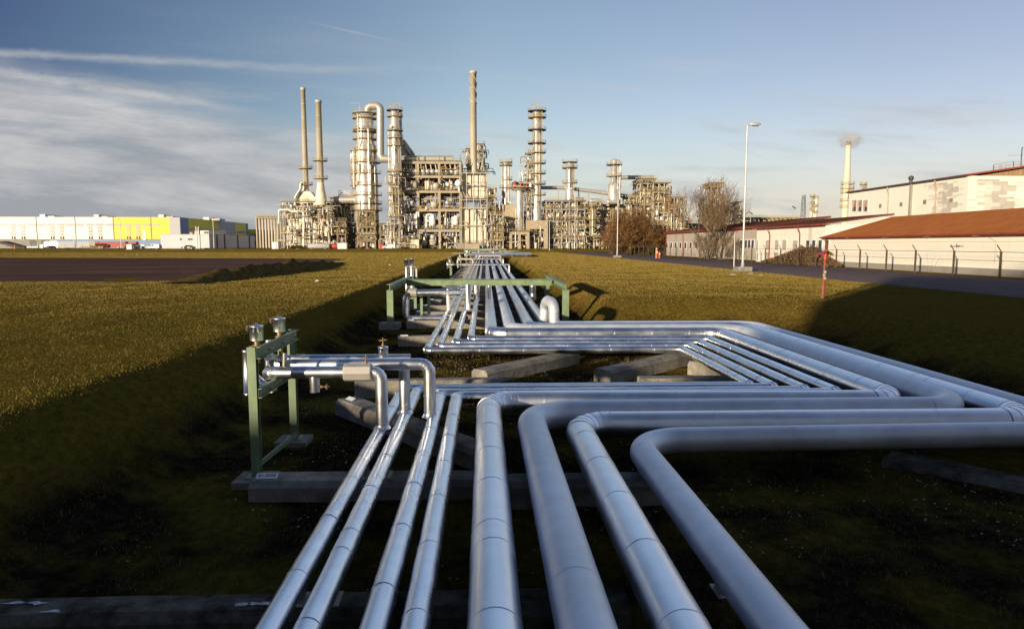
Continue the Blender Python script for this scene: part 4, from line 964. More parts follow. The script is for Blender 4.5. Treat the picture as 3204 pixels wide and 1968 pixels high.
# small site objects at the left
t = T('switch_box', 'small white cabinet on the bank below the yellow hall', 'cabinet', PY(403, 778, 257))
a = PY(396, 778, 257); b_ = PY(411, 765, 257); MB().box(a.x, b_.x, 257, 258.2, ZP - .1, b_.z).build('casing', 'white', t); MB().box(a.x - .1, b_.x + .1, 256.9, 258.3, b_.z, b_.z + .12).build('lid', 'hallgrey', t); MB().box(lerp(a.x, b_.x, .48), lerp(a.x, b_.x, .52), 256.96, 256.995, ZP, b_.z).build('door_joint', 'darkst', t)
t = T('hydrant', 'small red hydrant far left before the ramp', 'hydrant', PY(48, 778, 262)); a = PY(48, 778, 262)
MB().cyl((a.x, 262, ZP), (a.x, 262, ZP + 1.1), .3, n=10).ball((a.x, 262, ZP + 1.15), .34).build('barrel', 'orange', t); MB().cyl((a.x - .45, 262, ZP + .8), (a.x + .45, 262, ZP + .8), .14, n=8).build('cap', 'red', t)
t = T('yellow_barrier', 'long yellow barrier with a sign board below the hall', 'barrier', PY(300, 778, 262))
a = PY(278, 772, 262); b_ = PY(318, 772, 262); mb = MB(); rail(mb, (a.x, 262, ZP), (b_.x, 262, ZP), 1.1, 2, 8, .06); mb.build('railing', 'yellow', t)
p = PY(290, 762, 262); MB().box(p.x - .9, p.x + .9, 261.8, 261.9, p.z - .8, p.z + .8).build('board', 'beige', t)
for k, (px, py, w) in enumerate(((130, 771, 'left'), (446, 771, 'right'))):
    p = PY(px - 0, 777, 262); t = T('white_board', 'small white upright board on the bank, %s one' % w, 'board', (p.x, 262, ZP), 'upright boards')
    MB().box(p.x - .7, p.x + .7, 261.9, 262, ZP + .3, ZP + 1.7).build('panel', 'white', t); [MB().bar((p.x + s_, 262.05, ZP), (p.x + s_, 262.05, ZP + 1.5), .08).build('leg', 'darkst', t) for s_ in (-.5, .5)]
t = T('mesh_fence', 'long low wire fence on thin posts along the bank at the left', 'fence', PY(250, 778, 259))
mb = MB(); x0 = PY(-60, 775, 259).x; x1 = PY(440, 775, 259).x; k = int((x1 - x0) / 3)
for i in range(k + 1): mb.bar((lerp(x0, x1, i / k), 259, ZP - .1), (lerp(x0, x1, i / k), 259, ZP + 1.7), .07)
mb.build('post', 'wire', t); tag(t.children[0], None, None, None, 'stuff')
mb = MB()
for z in (.5, 1.1, 1.68): mb.bar((x0, 259, ZP + z), (x1, 259, ZP + z), .035)
mb.build('wire', 'wire', t)
# litter specks in the field
for k, (x, y) in enumerate(((427, 798), (889, 798), (993, 883), (1212, 807), (1302, 797), (1220, 831))):
    p = U(x, y); t_ = MB(); t_.add([(p.x - .2, p.y, p.z + .03), (p.x + .15, p.y - .1, p.z + .1), (p.x + .22, p.y + .12, p.z + .03), (p.x - .05, p.y + .1, p.z + .16)], [(0, 1, 3), (1, 2, 3), (0, 2, 1), (0, 3, 2)])
    tag(t_.build('paper_scrap', 'white'), 'white scrap of litter on the grass, ' + ['left before the lot', 'beyond the right tip of the lot', 'nearest, right of the lot', 'left of the trench, farther', 'left of the trench, farthest', 'left of the trench bank'][k], 'litter', 'litter on the field')

# ------------------------------------------------------------------ the plant
def mpp(Y): return Y / F
PIPEM = ['cream', 'galv', 'galv', 'cream', 'steel_far', 'yellow', 'steel_far', 'cream', 'beige', 'brownsteel', 'steel_far', 'darkst', 'brownsteel', 'rust']
def platform(parent, c, r0, r1, m='beige', rail_h=1.1, a0=0, a1=360, n=16):
    mb = MB(); A = [R(a0 + (a1 - a0) * i / n) for i in range(n + 1)]; x, y, z = c
    vs = []
    for a in A:
        for (r, dz) in ((r0, 0), (r1, 0), (r1, .25), (r0, .25)): vs.append((x + math.cos(a) * r, y + math.sin(a) * r, z + dz))
    mb.add(vs, [(4 * i + k, 4 * i + (k + 1) % 4, 4 * i + 4 + (k + 1) % 4, 4 * i + 4 + k) for i in range(n) for k in range(4)])
    o = mb.build('platform', m, parent)
    mb = MB()
    for i, a in enumerate(A):
        p = Vector((x + math.cos(a) * (r1 - .06), y + math.sin(a) * (r1 - .06), z + .25))
        mb.bar(p, p + Vector((0, 0, rail_h)), .07)
        if i:
            q_ = Vector((x + math.cos(A[i - 1]) * (r1 - .06), y + math.sin(A[i - 1]) * (r1 - .06), z + .25))
            for h in (.5, 1.): mb.bar(p + Vector((0, 0, rail_h * h)), q_ + Vector((0, 0, rail_h * h)), .07)
    mb.build('railing', 'yellow', o)
    return o
def ladder(parent, x, y, z0, z1, m='yellow'):
    mb = MB(); mb.bar((x - .25, y, z0), (x - .25, y, z1), .08); mb.bar((x + .25, y, z0), (x + .25, y, z1), .08)
    k = int((z1 - z0) / .6)
    for i in range(k): mb.bar((x - .25, y, z0 + .6 * i), (x + .25, y, z0 + .6 * i), .05)
    mb.build('ladder', m, parent)
def column(px, yt, yb, wpx, Y, plats, label, m='steel_far2', prof=None, name='distillation_column', pr=1.6, extra=4, seed=1, dome=True, manholes=()):
    rnd = random.Random(seed); b = PY(px, yb, Y); z1 = PY(px, yt, Y).z; r = wpx * mpp(Y) / 2; h = z1 - b.z
    t = T(name, label, 'column' if 'column' in name else 'chimney', b, 'process columns' if 'column' in name else 'chimneys')
    pf = prof or [(1, 0), (1, 1)]
    P = [(r * a, h * u) for a, u in pf]
    if dome: P = P[:-1] + [(P[-1][0], h - P[-1][0] * .5), (P[-1][0] * .85, h - P[-1][0] * .2), (P[-1][0] * .5, h - .02), (.01, h)]
    else: P = P + [(P[-1][0] * .85, h + .0), (P[-1][0] * .85, h - 1), (.01, h - 1)]
    MB().lathe(b, P, 28).build('shell', m, t)
    def rad(z):
        u = (z - b.z) / h
        for (a0, u0), (a1, u1) in zip(pf[:-1], pf[1:]):
            if u0 <= u <= u1: return r * lerp(a0, a1, (u - u0) / max(1e-6, u1 - u0))
        return r * pf[-1][0]
    k = int(h / 4.5)
    mb = MB()
    for i in range(1, k): z = b.z + h * i / k; rr = rad(z); mb.lathe((b.x, b.y, z), [(rr - .02, 0), (rr + .06, .05), (rr + .06, .3), (rr - .02, .35)], 28)
    mb.build('bands', 'steel_far', t)
    zs = [PY(px, y, Y).z for y in plats]
    for i, z in enumerate(zs):
        rr = rad(z); full = rnd.random() < .5 or i == 0; a0 = rnd.choice([150, 180, 200, 230])
        platform(t, (b.x, b.y, z), rr + .02, rr + pr, rnd.choice(['beige', 'darkst', 'beige']), 1.1, 0 if full else a0, 360 if full else a0 + rnd.choice([180, 210, 240]))
        if i < len(zs) - 1:
            sx = rnd.choice((-1, 1)) * (rr * .6 + .4); ladder(t, b.x + sx, b.y - math.sqrt(max(.01, rr * rr - (rr * .6) ** 2)) - .7, zs[i + 1], z + 1.)
    for i in range(extra):
        a = rnd.uniform(-170, -10); zt_ = b.z + h * rnd.uniform(.5, .98); zb_ = b.z + h * rnd.uniform(0, .4); rp_ = rnd.uniform(.10, .24) * max(1, r / 2.4); rr = rad(b.z + h * .3) + rp_ + .25
        x = b.x + math.cos(R(a)) * rr; y = b.y + math.sin(R(a)) * rr
        rpipe(t, [(b.x + math.cos(R(a)) * r * .5, b.y + math.sin(R(a)) * r * .5, zt_), (x, y, zt_), (x, y, zb_), (x + rnd.uniform(-2, 2), y - .5, zb_)], rp_, .5, 'pipe', rnd.choice(['cream', 'steel_far', 'galv', 'beige', 'steel_far']), 8, 3, False)
    for i in range(len(manholes)):
        z = PY(px, manholes[i], Y).z; rr = rad(z); a = rnd.choice((-120, -100, -80, -140))
        d = Vector((math.cos(R(a)), math.sin(R(a)), 0)); p = Vector((b.x, b.y, z)) + d * (rr - .2)
        MB().cyl(p, p + d * .9, .55, n=12).cyl(p + d * .9, p + d * 1.05, .7, n=12).build('manhole', 'galv', t)
    return t
def chimney(px, yt, yb, wt, wb, Y, plats, label, cone=None, m='chim', spiral=False):
    b = PY(px, yb, Y); z1 = PY(px, yt, Y).z; h = z1 - b.z; r0 = wb * mpp(Y) / 2; r1 = wt * mpp(Y) / 2
    t = T('flue_stack', label, 'chimney', b, 'tall flue stacks')
    pf = [(r0, 0), (r1, h), (r1 * 1.18, h + .01), (r1 * 1.18, h + 1.), (r1 * .9, h + 1.), (r1 * .85, h - 2), (.01, h - 2)]
    MB().lathe(b, pf, 24).build('shaft', m, t)
    mb = MB(); k = int(h / 5)
    for i in range(1, k): z = h * i / k; rr = lerp(r0, r1, z / h); mb.lathe((b.x, b.y, b.z + z), [(rr - .02, 0), (rr + .05, .02), (rr + .05, .18), (rr - .02, .2)], 24)
    mb.build('flange', m, t)
    if cone:
        rc, hc = cone; MB().lathe((b.x, b.y, b.z - hc), [(rc, 0), (r0 * 1.15, hc * .8), (r0, hc)], 16).build('cone_base', 'heater', t)
    for y in plats: z = PY(px, y, Y).z; platform(t, (b.x, b.y, z), r0 * 1.0, r0 + 1.7, 'beige')
    if plats: ladder(t, b.x - r0 * .4, b.y - r0 - .25, b.z, PY(px, plats[0], Y).z)
    if spiral:
        for s_ in range(3):
            pts = []
            for i in range(60):
                u = i / 59; a = s_ * 2.094 - u * 2 * math.pi * .95; z = z1 - h * .30 + h * .29 * u; rr = lerp(r0, r1, (z - b.z) / h) + .12
                pts.append((b.x + math.cos(a) * rr, b.y + math.sin(a) * rr, z))
            MB().tube(pts, .14, 6).build('spiral_strake', m, t)
    return t
def clutter(t, p0, p1, y0, y1, Y0, Y1, n, seed, mats=None, rmin=.09, rmax=.26, indiv=60, hv=.5, yfun=None):
    """pipes, valves and small drums inside a volume given by its corners at depth Y0"""
    rnd = random.Random(seed); a = PY(p0, y1, Y0); b = PY(p1, y0, Y0); x0, x1, z0, z1 = a.x, b.x, max(a.z, ZP), b.z
    mats = mats or PIPEM; rest = {}
    for i in range(n):
        x = rnd.uniform(x0, x1); y = rnd.uniform(Y0, Y1); z = lerp(z0, z1, rnd.random() ** 1.15); r = rnd.uniform(rmin, rmax) ** 1.0; m = rnd.choice(mats)
        kind = rnd.random()
        if kind < hv * .5: pts = [(x, y, z), (x, y, max(z0, z - rnd.uniform(2, 8)))]
        elif kind < hv: w = rnd.uniform(1.5, 7); pts = [(x - w / 2, y, z), (min(x1, x + w / 2), y, z)]
        elif kind < hv + .22: w = rnd.uniform(1., 3) * rnd.choice((-1, 1)); hh = rnd.uniform(1.5, 4.5); pts = [(x, y, max(z0, z - hh)), (x, y, z), (x + w, y, z), (x + w, y, max(z0, z - hh * rnd.uniform(.5, 1)))]
        elif kind < hv + .36: w = rnd.uniform(1., 5) * rnd.choice((-1, 1)); pts = [(x, y, z), (x + w, y, z), (x + w, y, max(z0, z - rnd.uniform(1.5, 4)))]
        else: pts = None
        if pts is None:
            rv = rnd.uniform(.35, .8); hv_ = rnd.uniform(1., 2.6); mb = MB()
            if rnd.random() < .5: mb.drum((x, y, z), (x, y, min(z1, z + hv_)), rv, 10)
            else: mb.drum((x, y, z), (x + .01, y + hv_, z), rv, 12)
            nm = 'vessel'
        else:
            if Vector(pts[0]) == Vector(pts[1]): continue
            mb = MB(); segs = fillet(pts, .45, 2) if len(pts) > 2 else [('run', [Vector(p) for p in pts])]; ap = []
            for kd, pp in segs: ap += pp if not ap else pp[1:]
            if (ap[0] - ap[-1]).length < .05: continue
            mb.tube(ap, r, 7); nm = 'pipe'
        if i < indiv: mb.build(nm, m, t)
        else:
            q_ = rest.setdefault(m, MB()); q_.add(mb.v, mb.f, True)
    if rest:
        big = MB(); keys = sorted(rest)
        for ki, kk in enumerate(keys): big.cur = ki; big.add(rest[kk].v, rest[kk].f, True)
        tag(big.build('pipework', keys, t), None, kind='stuff')
def rack(label, p0, p1, ys_, Y, depth, nb, seed, m='beige', w=.5, dens=1., name='process_structure', braces=True, decks=True, vess=True, cat='pipe rack', hv=.5, clut=None, flr=True):
    """steel or concrete frame: posts, beams per level, decks, rails and equipment"""
    rnd = random.Random(seed); a = PY(p0, ys_[-1], Y); b = PY(p1, ys_[0], Y); x0, x1 = a.x, b.x; zs = [max(ZP, PY(p0, y, Y).z) for y in ys_]
    zs[-1] = ZP if flr else zs[-1]
    t = T(name, label, cat, ((x0 + x1) / 2, Y + depth / 2, zs[-1]))
    nd = 2 if depth < 14 else 3
    for i in range(nb + 1):
        for j in range(nd):
            x = lerp(x0, x1, i / nb); y = Y + depth * j / (nd - 1); MB().box(x - w / 2, x + w / 2, y - w / 2, y + w / 2, zs[-1], zs[0]).build('post', m, t)
    for k, z in enumerate(zs[:-1]):
        for j in range(nd):
            y = Y + depth * j / (nd - 1); MB().box(x0 - w / 2 - .003, x1 + w / 2 + .003, y - w / 2 - .003, y + w / 2 + .003, z - w * 1.1, z - .002).build('beam', m, t)
        for i in range(nb + 1): x = lerp(x0, x1, i / nb); MB().box(x - w / 2 - .004, x + w / 2 + .004, Y + w / 2, Y + depth - w / 2, z - w * .9, z - .004).build('cross_beam', m, t)
        if decks: MB().box(x0 - .6, x1 + .6, Y - .9, Y + depth + .5, z, z + .14).build('deck', 'darkst' if rnd.random() < .6 else m, t)
        if decks: mb = MB(); rail(mb, (x0 - .6, Y - .85, z + .14), (x1 + .6, Y - .85, z + .14), 1.1, 2, nb * 3, .05); mb.build('railing', 'yellow', t)
    if braces:
        for i in range(nb):
            for k in range(len(zs) - 1):
                if rnd.random() < .35:
                    xa, xb = lerp(x0, x1, i / nb), lerp(x0, x1, (i + 1) / nb)
                    if rnd.random() < .5: xa, xb = xb, xa
                    MB().bar((xa, Y, zs[k + 1]), (xb, Y, zs[k] - w), .22).build('brace', m, t)
    bw = (x1 - x0) / nb
    for k in range(len(zs) - 1):
        hh = zs[k] - zs[k + 1]
        for i in range(nb):
            xa = lerp(x0, x1, i / nb)
            if vess:
                for c in range(rnd.choice((1, 2, 2, 3))):
                    x = xa + bw * rnd.uniform(.18, .82); rv = min(hh * .26, rnd.uniform(.5, 1.15)); z = zs[k + 1] + .2 + rv + rnd.uniform(0, max(0, hh - 2.6 * rv) * .5)
                    if rnd.random() < .55: MB().drum((x, Y + 1, z), (x, Y + min(depth - 1, 6), z), rv, 14).build('vessel', rnd.choice(['cream', 'galv', 'steel_far', 'heater']), t)
                    else: MB().drum((x, Y + 1.5, zs[k + 1] + .5), (x, Y + 1.5, zs[k + 1] + .5 + hh * .55), rv * .8, 12).build('vessel', rnd.choice(['cream', 'galv', 'steel_far']), t)
    nn_ = clut if clut is not None else int((x1 - x0) * (zs[0] - zs[-1]) * .35 * dens)
    if nn_: clutter(t, p0, p1, ys_[0], ys_[-1] if flr else ys_[-1], Y - .8, Y + depth, nn_, seed + 50, hv=hv)
    return t

YP = 280.
# -- stacks at left
chimney(957, 284, 584, 13.5, 17, YP + 4, [529, 580], 'taller of the two slim cream flue stacks at the left', (3.2, 7))
chimney(1003, 323, 572, 16.5, 20, YP + 2, [505, 561], 'shorter slim cream flue stack right of the tallest left one', (2.7, 9))
def heater(label, p0, p1, yt, yb, Y, depth, seed, grid=5, rows=7, m='heater', frame='galv', name='fired_heater'):
    a = PY(p0, yb, Y); b = PY(p1, yt, Y); z0 = max(a.z, ZP) if yb > 700 else a.z
    t = T(name, label, 'furnace', ((a.x + b.x) / 2, Y, z0), 'fired heaters')
    MB().box(a.x, b.x, Y, Y + depth, z0, b.z).build('casing', m, t)
    W_ = b.x - a.x
    for i in range(grid + 1): x = lerp(a.x, b.x, i / grid); MB().bar((x, Y - .12, z0), (x, Y - .12, b.z), .16, .2).build('stiffener', frame, t)
    for j in range(rows + 1): z = lerp(z0, b.z, j / rows); MB().bar((a.x - .1, Y - .14, z), (b.x + .1, Y - .14, z), .14, .22).build('stiffener', frame, t)
    for j in (0, rows):
        z = lerp(z0, b.z, j / rows); o = MB().box(a.x - 1.2, b.x + 1.2, Y - 1.5, Y - .3, z, z + .1).build('walkway', 'beige', t)
        mb = MB(); rail(mb, (a.x - 1.2, Y - 1.45, z + .1), (b.x + 1.2, Y - 1.45, z + .1), 1.1, 2, grid * 2, .045); mb.build('railing', 'yellow', o)
    return t
heater('broad cream furnace casing under the two left stacks', 898, 1028, 683, 768, YP, 16, 1, 7, 3)
clutter(T('pipe_bundle', 'dense pipework on and before the left furnace casing', 'pipework', PY(960, 777, YP - 2)), 880, 1040, 640, 780, YP - 4, YP - 1, 105, 11, indiv=90)
rack('light steel platforms on top of the left furnace under the stacks', 886, 1040, [632, 656, 684], YP + 1, 12, 8, 21, 'galv', .3, 1.3, clut=330, vess=False, flr=False, hv=.6)
t = T('duct', 'cream breeching duct joining the two left stacks', 'duct', PY(960, 640, YP + 4))
mb = MB(); a = PY(930, 622, YP + 3); b_ = PY(990, 622, YP + 3); c = PY(957, 600, YP + 3); mb.add([(a.x, YP + 2, a.z - 1), (b_.x, YP + 2, a.z - 1), (b_.x, YP + 2, a.z), (c.x + 2, YP + 2, c.z), (c.x - 2, YP + 2, c.z), (a.x, YP + 2, a.z), (a.x, YP + 7, a.z - 1), (b_.x, YP + 7, a.z - 1), (b_.x, YP + 7, a.z), (c.x + 2, YP + 7, c.z), (c.x - 2, YP + 7, c.z), (a.x, YP + 7, a.z)],
       [(0, 1, 2, 3, 4, 5), (11, 10, 9, 8, 7, 6)] + [(i, i + 6, (i + 1) % 6 + 6, (i + 1) % 6) for i in range(6)]); mb.build('hood', 'heater', t)
rpipe(t, [PY(953, 570, YP + 1), PY(941, 572, YP + 1), PY(940, 592, YP + 1), PY(924, 617, YP + 1), PY(924, 660, YP + 1)], .5, .8, 'duct_pipe', 'galv', 10, 3, False)
t = T('service_pipe', 'pale pipe stepping down at the left edge of the left furnace', 'pipe', PY(900, 700, YP - 3))
rpipe(t, [PY(873, 700, YP - 3), PY(873, 657, YP - 3), PY(905, 657, YP - 3), PY(912, 662, YP - 3), PY(946, 662, YP - 3), PY(950, 668, YP - 3), PY(950, 778, YP - 3)], .42, .6, 'pipe', 'white', 10, 3, False)
rack('brown steel frame between the left furnace and the big column', 1032, 1080, [693, 712, 731, 778], YP - 1, 10, 2, 23, 'brownsteel', .5, 1.5)
rack('pipe gallery left of the big column', 1040, 1140, [620, 645, 665, 690, 778], YP + 12, 14, 5, 25, 'galv', .35, .8, clut=420, hv=.6)
t = T('flue_duct', 'large horizontal cream duct running to the big column', 'duct', PY(1090, 625, YP + 8)); rpipe(t, [PY(1045, 627, YP + 8), PY(1130, 625, YP + 8)], 1.5, 1, 'duct', 'galv', 14, 3, False)
mb = MB(); rail(mb, PY(1060, 612, YP + 9), PY(1095, 612, YP + 9), 2, 2, 6, .06); mb.bar(PY(1055, 618, YP + 9), PY(1075, 598, YP + 9), .3); mb.bar(PY(1075, 598, YP + 9), PY(1092, 608, YP + 9), .3); mb.build('pipe_support', 'galv', t)
t = T('site_cabin', 'small pale cabin at the left foot of the plant', 'cabin', PY(862, 778, YP - 14)); a = PY(851, 779, YP - 14); b_ = PY(870, 758, YP - 14)
MB().box(a.x, b_.x, YP - 14, YP - 10, ZP, b_.z).build('wall', 'white', t); MB().box(a.x - .1, b_.x + .1, YP - 14.1, YP - 9.9, b_.z, b_.z + .15).build('roof', 'hallgrey', t); MB().box(lerp(a.x, b_.x, .6), lerp(a.x, b_.x, .85), YP - 14.03, YP - 14.003, ZP, ZP + 1.9).build('door', 'hallgrey', t)
t = T('site_cabin', 'white cabin left of the big column base', 'cabin', PY(1070, 778, YP - 10)); a = PY(1056, 779, YP - 10); b_ = PY(1084, 761, YP - 10)
MB().box(a.x, b_.x, YP - 10, YP - 7, ZP, b_.z).build('wall', 'white', t); MB().box(a.x - .1, b_.x + .1, YP - 10.1, YP - 6.9, b_.z, b_.z + .15).build('roof', 'hallgrey', t)
t = T('low_tank', 'low grey oval tank lying before the left furnace', 'tank', PY(1000, 775, YP - 6)); MB().drum(PY(965, 770, YP - 6), PY(1030, 770, YP - 6), 1.05, 16).build('shell', 'hallgrey', t); MB().drum(PY(1033, 771, YP - 5), PY(1060, 771, YP - 5), .9, 12).build('red_end', 'red', t)
for px in (975, 1018): a = PY(px, 775, YP - 6); MB().box(a.x - .4, a.x + .4, YP - 6.8, YP - 5.2, ZP, a.z).build('saddle', 'conc', t)
# -- the big column
bigc = column(1148, 350, 712, 74, YP + 6, [357, 373, 408, 417, 438, 475, 511, 546, 583, 613, 640, 660], 'fat silver distillation column with many ring platforms and a crook pipe', prof=[(.92, 0), (1, .03), (1, .45), (.93, .47), (.93, .68), (.88, .70), (.74, .75), (.72, .86), (.72, 1)], pr=1.5, extra=9, seed=4, manholes=(405, 505, 528, 575, 470))
a = PY(1148, 712, YP + 6)
MB().lathe((a.x, a.y, ZP), [(4.9, 0), (4.5, PY(1148, 700, YP + 6).z - ZP)], 20).build('skirt', 'brownsteel', bigc)
rpipe(bigc, [PY(1150, 352, YP + 4), PY(1150, 340, YP + 4), PY(1160, 332, YP + 4), PY(1190, 332, YP + 4), PY(1190, 497, YP + 4), PY(1235, 500, YP + 4)], 1.55, 1.9, 'crook_pipe', 'galv', 16, 6, False)
rack('brown steel legs and beams round the foot of the fat column', 1123, 1172, [660, 690, 708, 735, 752, 778], YP - 2, 8, 2, 27, 'brownsteel', .6, 1.6)
t = T('davit_crane', 'small yellow davit arm above the fat column', 'crane', PY(1126, 350, YP + 6)); mb = MB(); mb.bar(PY(1126, 352, YP + 5), PY(1126, 325, YP + 5), .3); mb.bar(PY(1127, 325, YP + 5), PY(1095, 325, YP + 5), .3); mb.build('arm', 'beige', t)
# -- slim column beside
column(1242, 345, 776, 31, YP - 4, [348, 367, 412, 434, 458, 540, 575, 605, 640, 680], 'tall slim silver column between the fat column and the steel structure', pr=1.4, extra=6, seed=6, prof=[(1.1, 0), (1.1, .45), (1, .48), (1, .7), (.92, .72), (.9, 1)], manholes=(400, 470))
column(1258, 352, 776, 12, YP + 20, [450], 'thin pale tube rising behind the tall slim column', 'galv', pr=1., extra=1, seed=8, name='riser_column')
t = T('davit_crane', 'small beige davit arm above the tall slim column', 'crane', PY(1225, 350, YP + 14)); mb = MB(); mb.bar(PY(1221, 352, YP + 13), PY(1221, 328, YP + 13), .3); mb.bar(PY(1220, 328, YP + 13), PY(1251, 328, YP + 13), .3); mb.bar(PY(1251, 324, YP + 13), PY(1251, 360, YP + 13), .25); mb.build('arm', 'beige', t)
t = T('gooseneck_pipes', 'cluster of curved vent pipes right of the tall slim column', 'pipework', PY(1270, 480, YP + 16))
for k in range(9):
    x = 1258 + k * 3.6; y = 440 + k * 5; rpipe(t, [PY(x, y + 45, YP + 15 + k * .5), PY(x, y, YP + 15 + k * .5), PY(x + 9, y, YP + 15 + k * .5), PY(x + 10, y + 25, YP + 15 + k * .5)], .35, 1.2, 'pipe', random.Random(k).choice(['galv', 'cream', 'beige']), 8, 4, False)
rack('narrow pipe tower standing before the tall slim column', 1224, 1246, [548, 580, 612, 645, 680, 778], YP - 8, 5, 1, 30, 'galv', .25, 1.5, clut=120, vess=False)
# -- main steel structure
S = rack('huge beige steel process structure of five floors full of vessels', 1245, 1440, [505, 549, 596, 654, 718, 778], YP, 18, 3, 31, 'beige', .95, .9, clut=620, hv=.42)
rnd = random.Random(9)
zt5 = PY(1300, 546, YP).z
for k in range(12):
    p = PY(1262 + k * 15.2, 538, YP + 1); MB().drum((p.x, p.y, zt5 + 1.4), (p.x, p.y + 7, zt5 + 1.4), .95, 14).build('vessel', 'galv', S); rpipe(S, [(p.x - .4, p.y - .5, zt5 + 2), (p.x - .9, p.y - .5, zt5 + 5.0), (p.x + .4, p.y - .5, zt5 + 5.6)], .26, .5, 'pipe', 'cream', 8, 3, False)
for (x, y, r, m_) in ((1268, 578, 1.5, 'cream'), (1294, 578, 1.5, 'cream'), (1364, 582, 1.1, 'cream'), (1287, 635, 1.1, 'white'), (1358, 640, 1.2, 'cream'), (1400, 635, .9, 'galv'), (1292, 682, 1.1, 'white'), (1292, 697, 1.1, 'white'), (1353, 684, 1.2, 'white'), (1353, 698, 1.1, 'white'), (1426, 683, 1.0, 'white'), (1426, 697, 1.0, 'white'), (1327, 760, 1.1, 'cream'), (1354, 757, 1.3, 'cream'), (1292, 742, 1.0, 'galv'), (1354, 742, 1.0, 'galv')):
    p = PY(x, y, YP - 1.2); MB().lathe(p, [(.01, -.5), (r * .6, -.42), (r * .9, -.2), (r, 0), (r * 1.12, .02), (r * 1.12, .3), (r, .32), (r, 3)], 18, (0, 1, 0)).build('exchanger_head', m_, S)
rpipe(S, [PY(1190, 499, YP + 4), PY(1418, 499, YP + 4)], 1.45, 1, 'header_pipe', 'galv', 16, 3, False)
for (x0_, x1_, y0, y1) in ((1278, 1300, 671, 712), (1334, 1356, 671, 712), (1303, 1310, 665, 715)):
    rpipe(S, [PY(x0_, y1, YP - 1.6), PY(x0_, y0, YP - 1.6), PY(x1_, y0, YP - 1.6), PY(x1_, y0 + 14, YP - 1.6)], .35, .9, 'hoop_pipe', 'white', 10, 4, False)
zt0 = PY(1300, 505, YP).z
for px in (1248, 1312, 1375, 1440): a = PY(px, 500, YP); MB().bar((a.x, YP, zt0), (a.x, YP, PY(px, 484, YP).z), .35).build('mast', 'green', S)
rack('white framed stair tower at the left foot of the steel structure', 1207, 1240, [722, 738, 755, 778], YP - 4, 5, 2, 35, 'white', .22, 1., clut=40, vess=False)
heater('small cream hut under the steel structure', 1282, 1310, 748, 777, YP - 6, 5, 5, 1, 1, name='equipment_hut')
heater('small grey hut at the foot of the steel structure, left', 1244, 1270, 756, 778, YP - 7, 4, 6, 2, 1, 'beige', 'darkst', 'equipment_hut')
t = T('parked_van', 'white van parked at the left foot of the steel structure', 'van', (PY(1217, 776, YP - 14).x, YP - 14, ZP), 'vehicles at the plant'); carbody(t, 4.9, 1.85, VAN, 'carwhite', glassp=[(.2, .38, 1.12, 1.62, .1, 0)])
t = T('red_cabinet', 'red cabinet beside the van under the steel structure', 'cabinet', PY(1192, 777, YP - 10)); a = PY(1187, 777, YP - 10); b_ = PY(1199, 765, YP - 10); MB().box(a.x, b_.x, YP - 10, YP - 9, ZP, b_.z).build('casing', 'red', t); MB().box(a.x - .1, b_.x + .1, YP - 10.1, YP - 8.9, b_.z, b_.z + .1).build('lid', 'darkst', t)
# -- centre furnace with the tallest stack
chimney(1482, 232, 545, 19, 21, YP + 6, [], 'tallest cream stack with spiral strakes near its top', None, 'chim', True)
heater('cream upper casing of the centre furnace below the tallest stack', 1443, 1522, 545, 622, YP + 2, 12, 7, 4, 3, frame='beige')
heater('cream lower casing of the centre furnace with brick-like grid', 1440, 1521, 655, 760, YP + 1, 13, 8, 6, 2, frame='beige')
rack('open steel lattice around the centre furnace', 1440, 1524, [541, 578, 624, 650, 705, 778], YP - .5, 15, 4, 41, 'galv', .28, .5, clut=36, vess=False, decks=False, hv=.7)
t = T('equipment_hut', 'grey and cream huts at the foot of the centre furnace', 'hut', PY(1470, 778, YP - 8)); a = PY(1431, 779, YP - 8); b_ = PY(1452, 762, YP - 8); MB().box(a.x, b_.x, YP - 8, YP - 4, ZP, b_.z).build('wall', 'plinth', t); a = PY(1453, 779, YP - 8); b_ = PY(1500, 763, YP - 8); MB().box(a.x, b_.x, YP - 7.9, YP - 4, ZP, b_.z).build('wall', 'beige', t)
p = PY(1435, 574, YP - 2); tag(MB().ball(p, 1.5, 12).box(p.x - .3, p.x + .3, p.y - .3, p.y + .3, p.z - 3, p.z - 1).build('white_sphere_vessel', 'white'), 'small white ball shaped vessel left of the centre furnace', 'vessel')
rack('pipe tower behind and left of the tallest stack', 1462, 1476, [466, 500, 540], YP + 14, 6, 1, 43, 'galv', .3, 2.5, clut=60, flr=False)
rack('pipe tower behind and right of the tallest stack', 1494, 1513, [452, 478, 505, 545], YP + 14, 6, 1, 44, 'galv', .3, 2.5, clut=90, flr=False)
rack('narrow pipe tower hugging the right side of the centre furnace', 1524, 1550, [590, 620, 660, 700, 778], YP + 2, 12, 1, 45, 'galv', .35, 1.6, clut=190)
rack('white pipe frame right of the centre furnace', 1536, 1574, [672, 707, 727, 752, 778], YP - 4, 6, 2, 46, 'cream', .3, 1., clut=90)
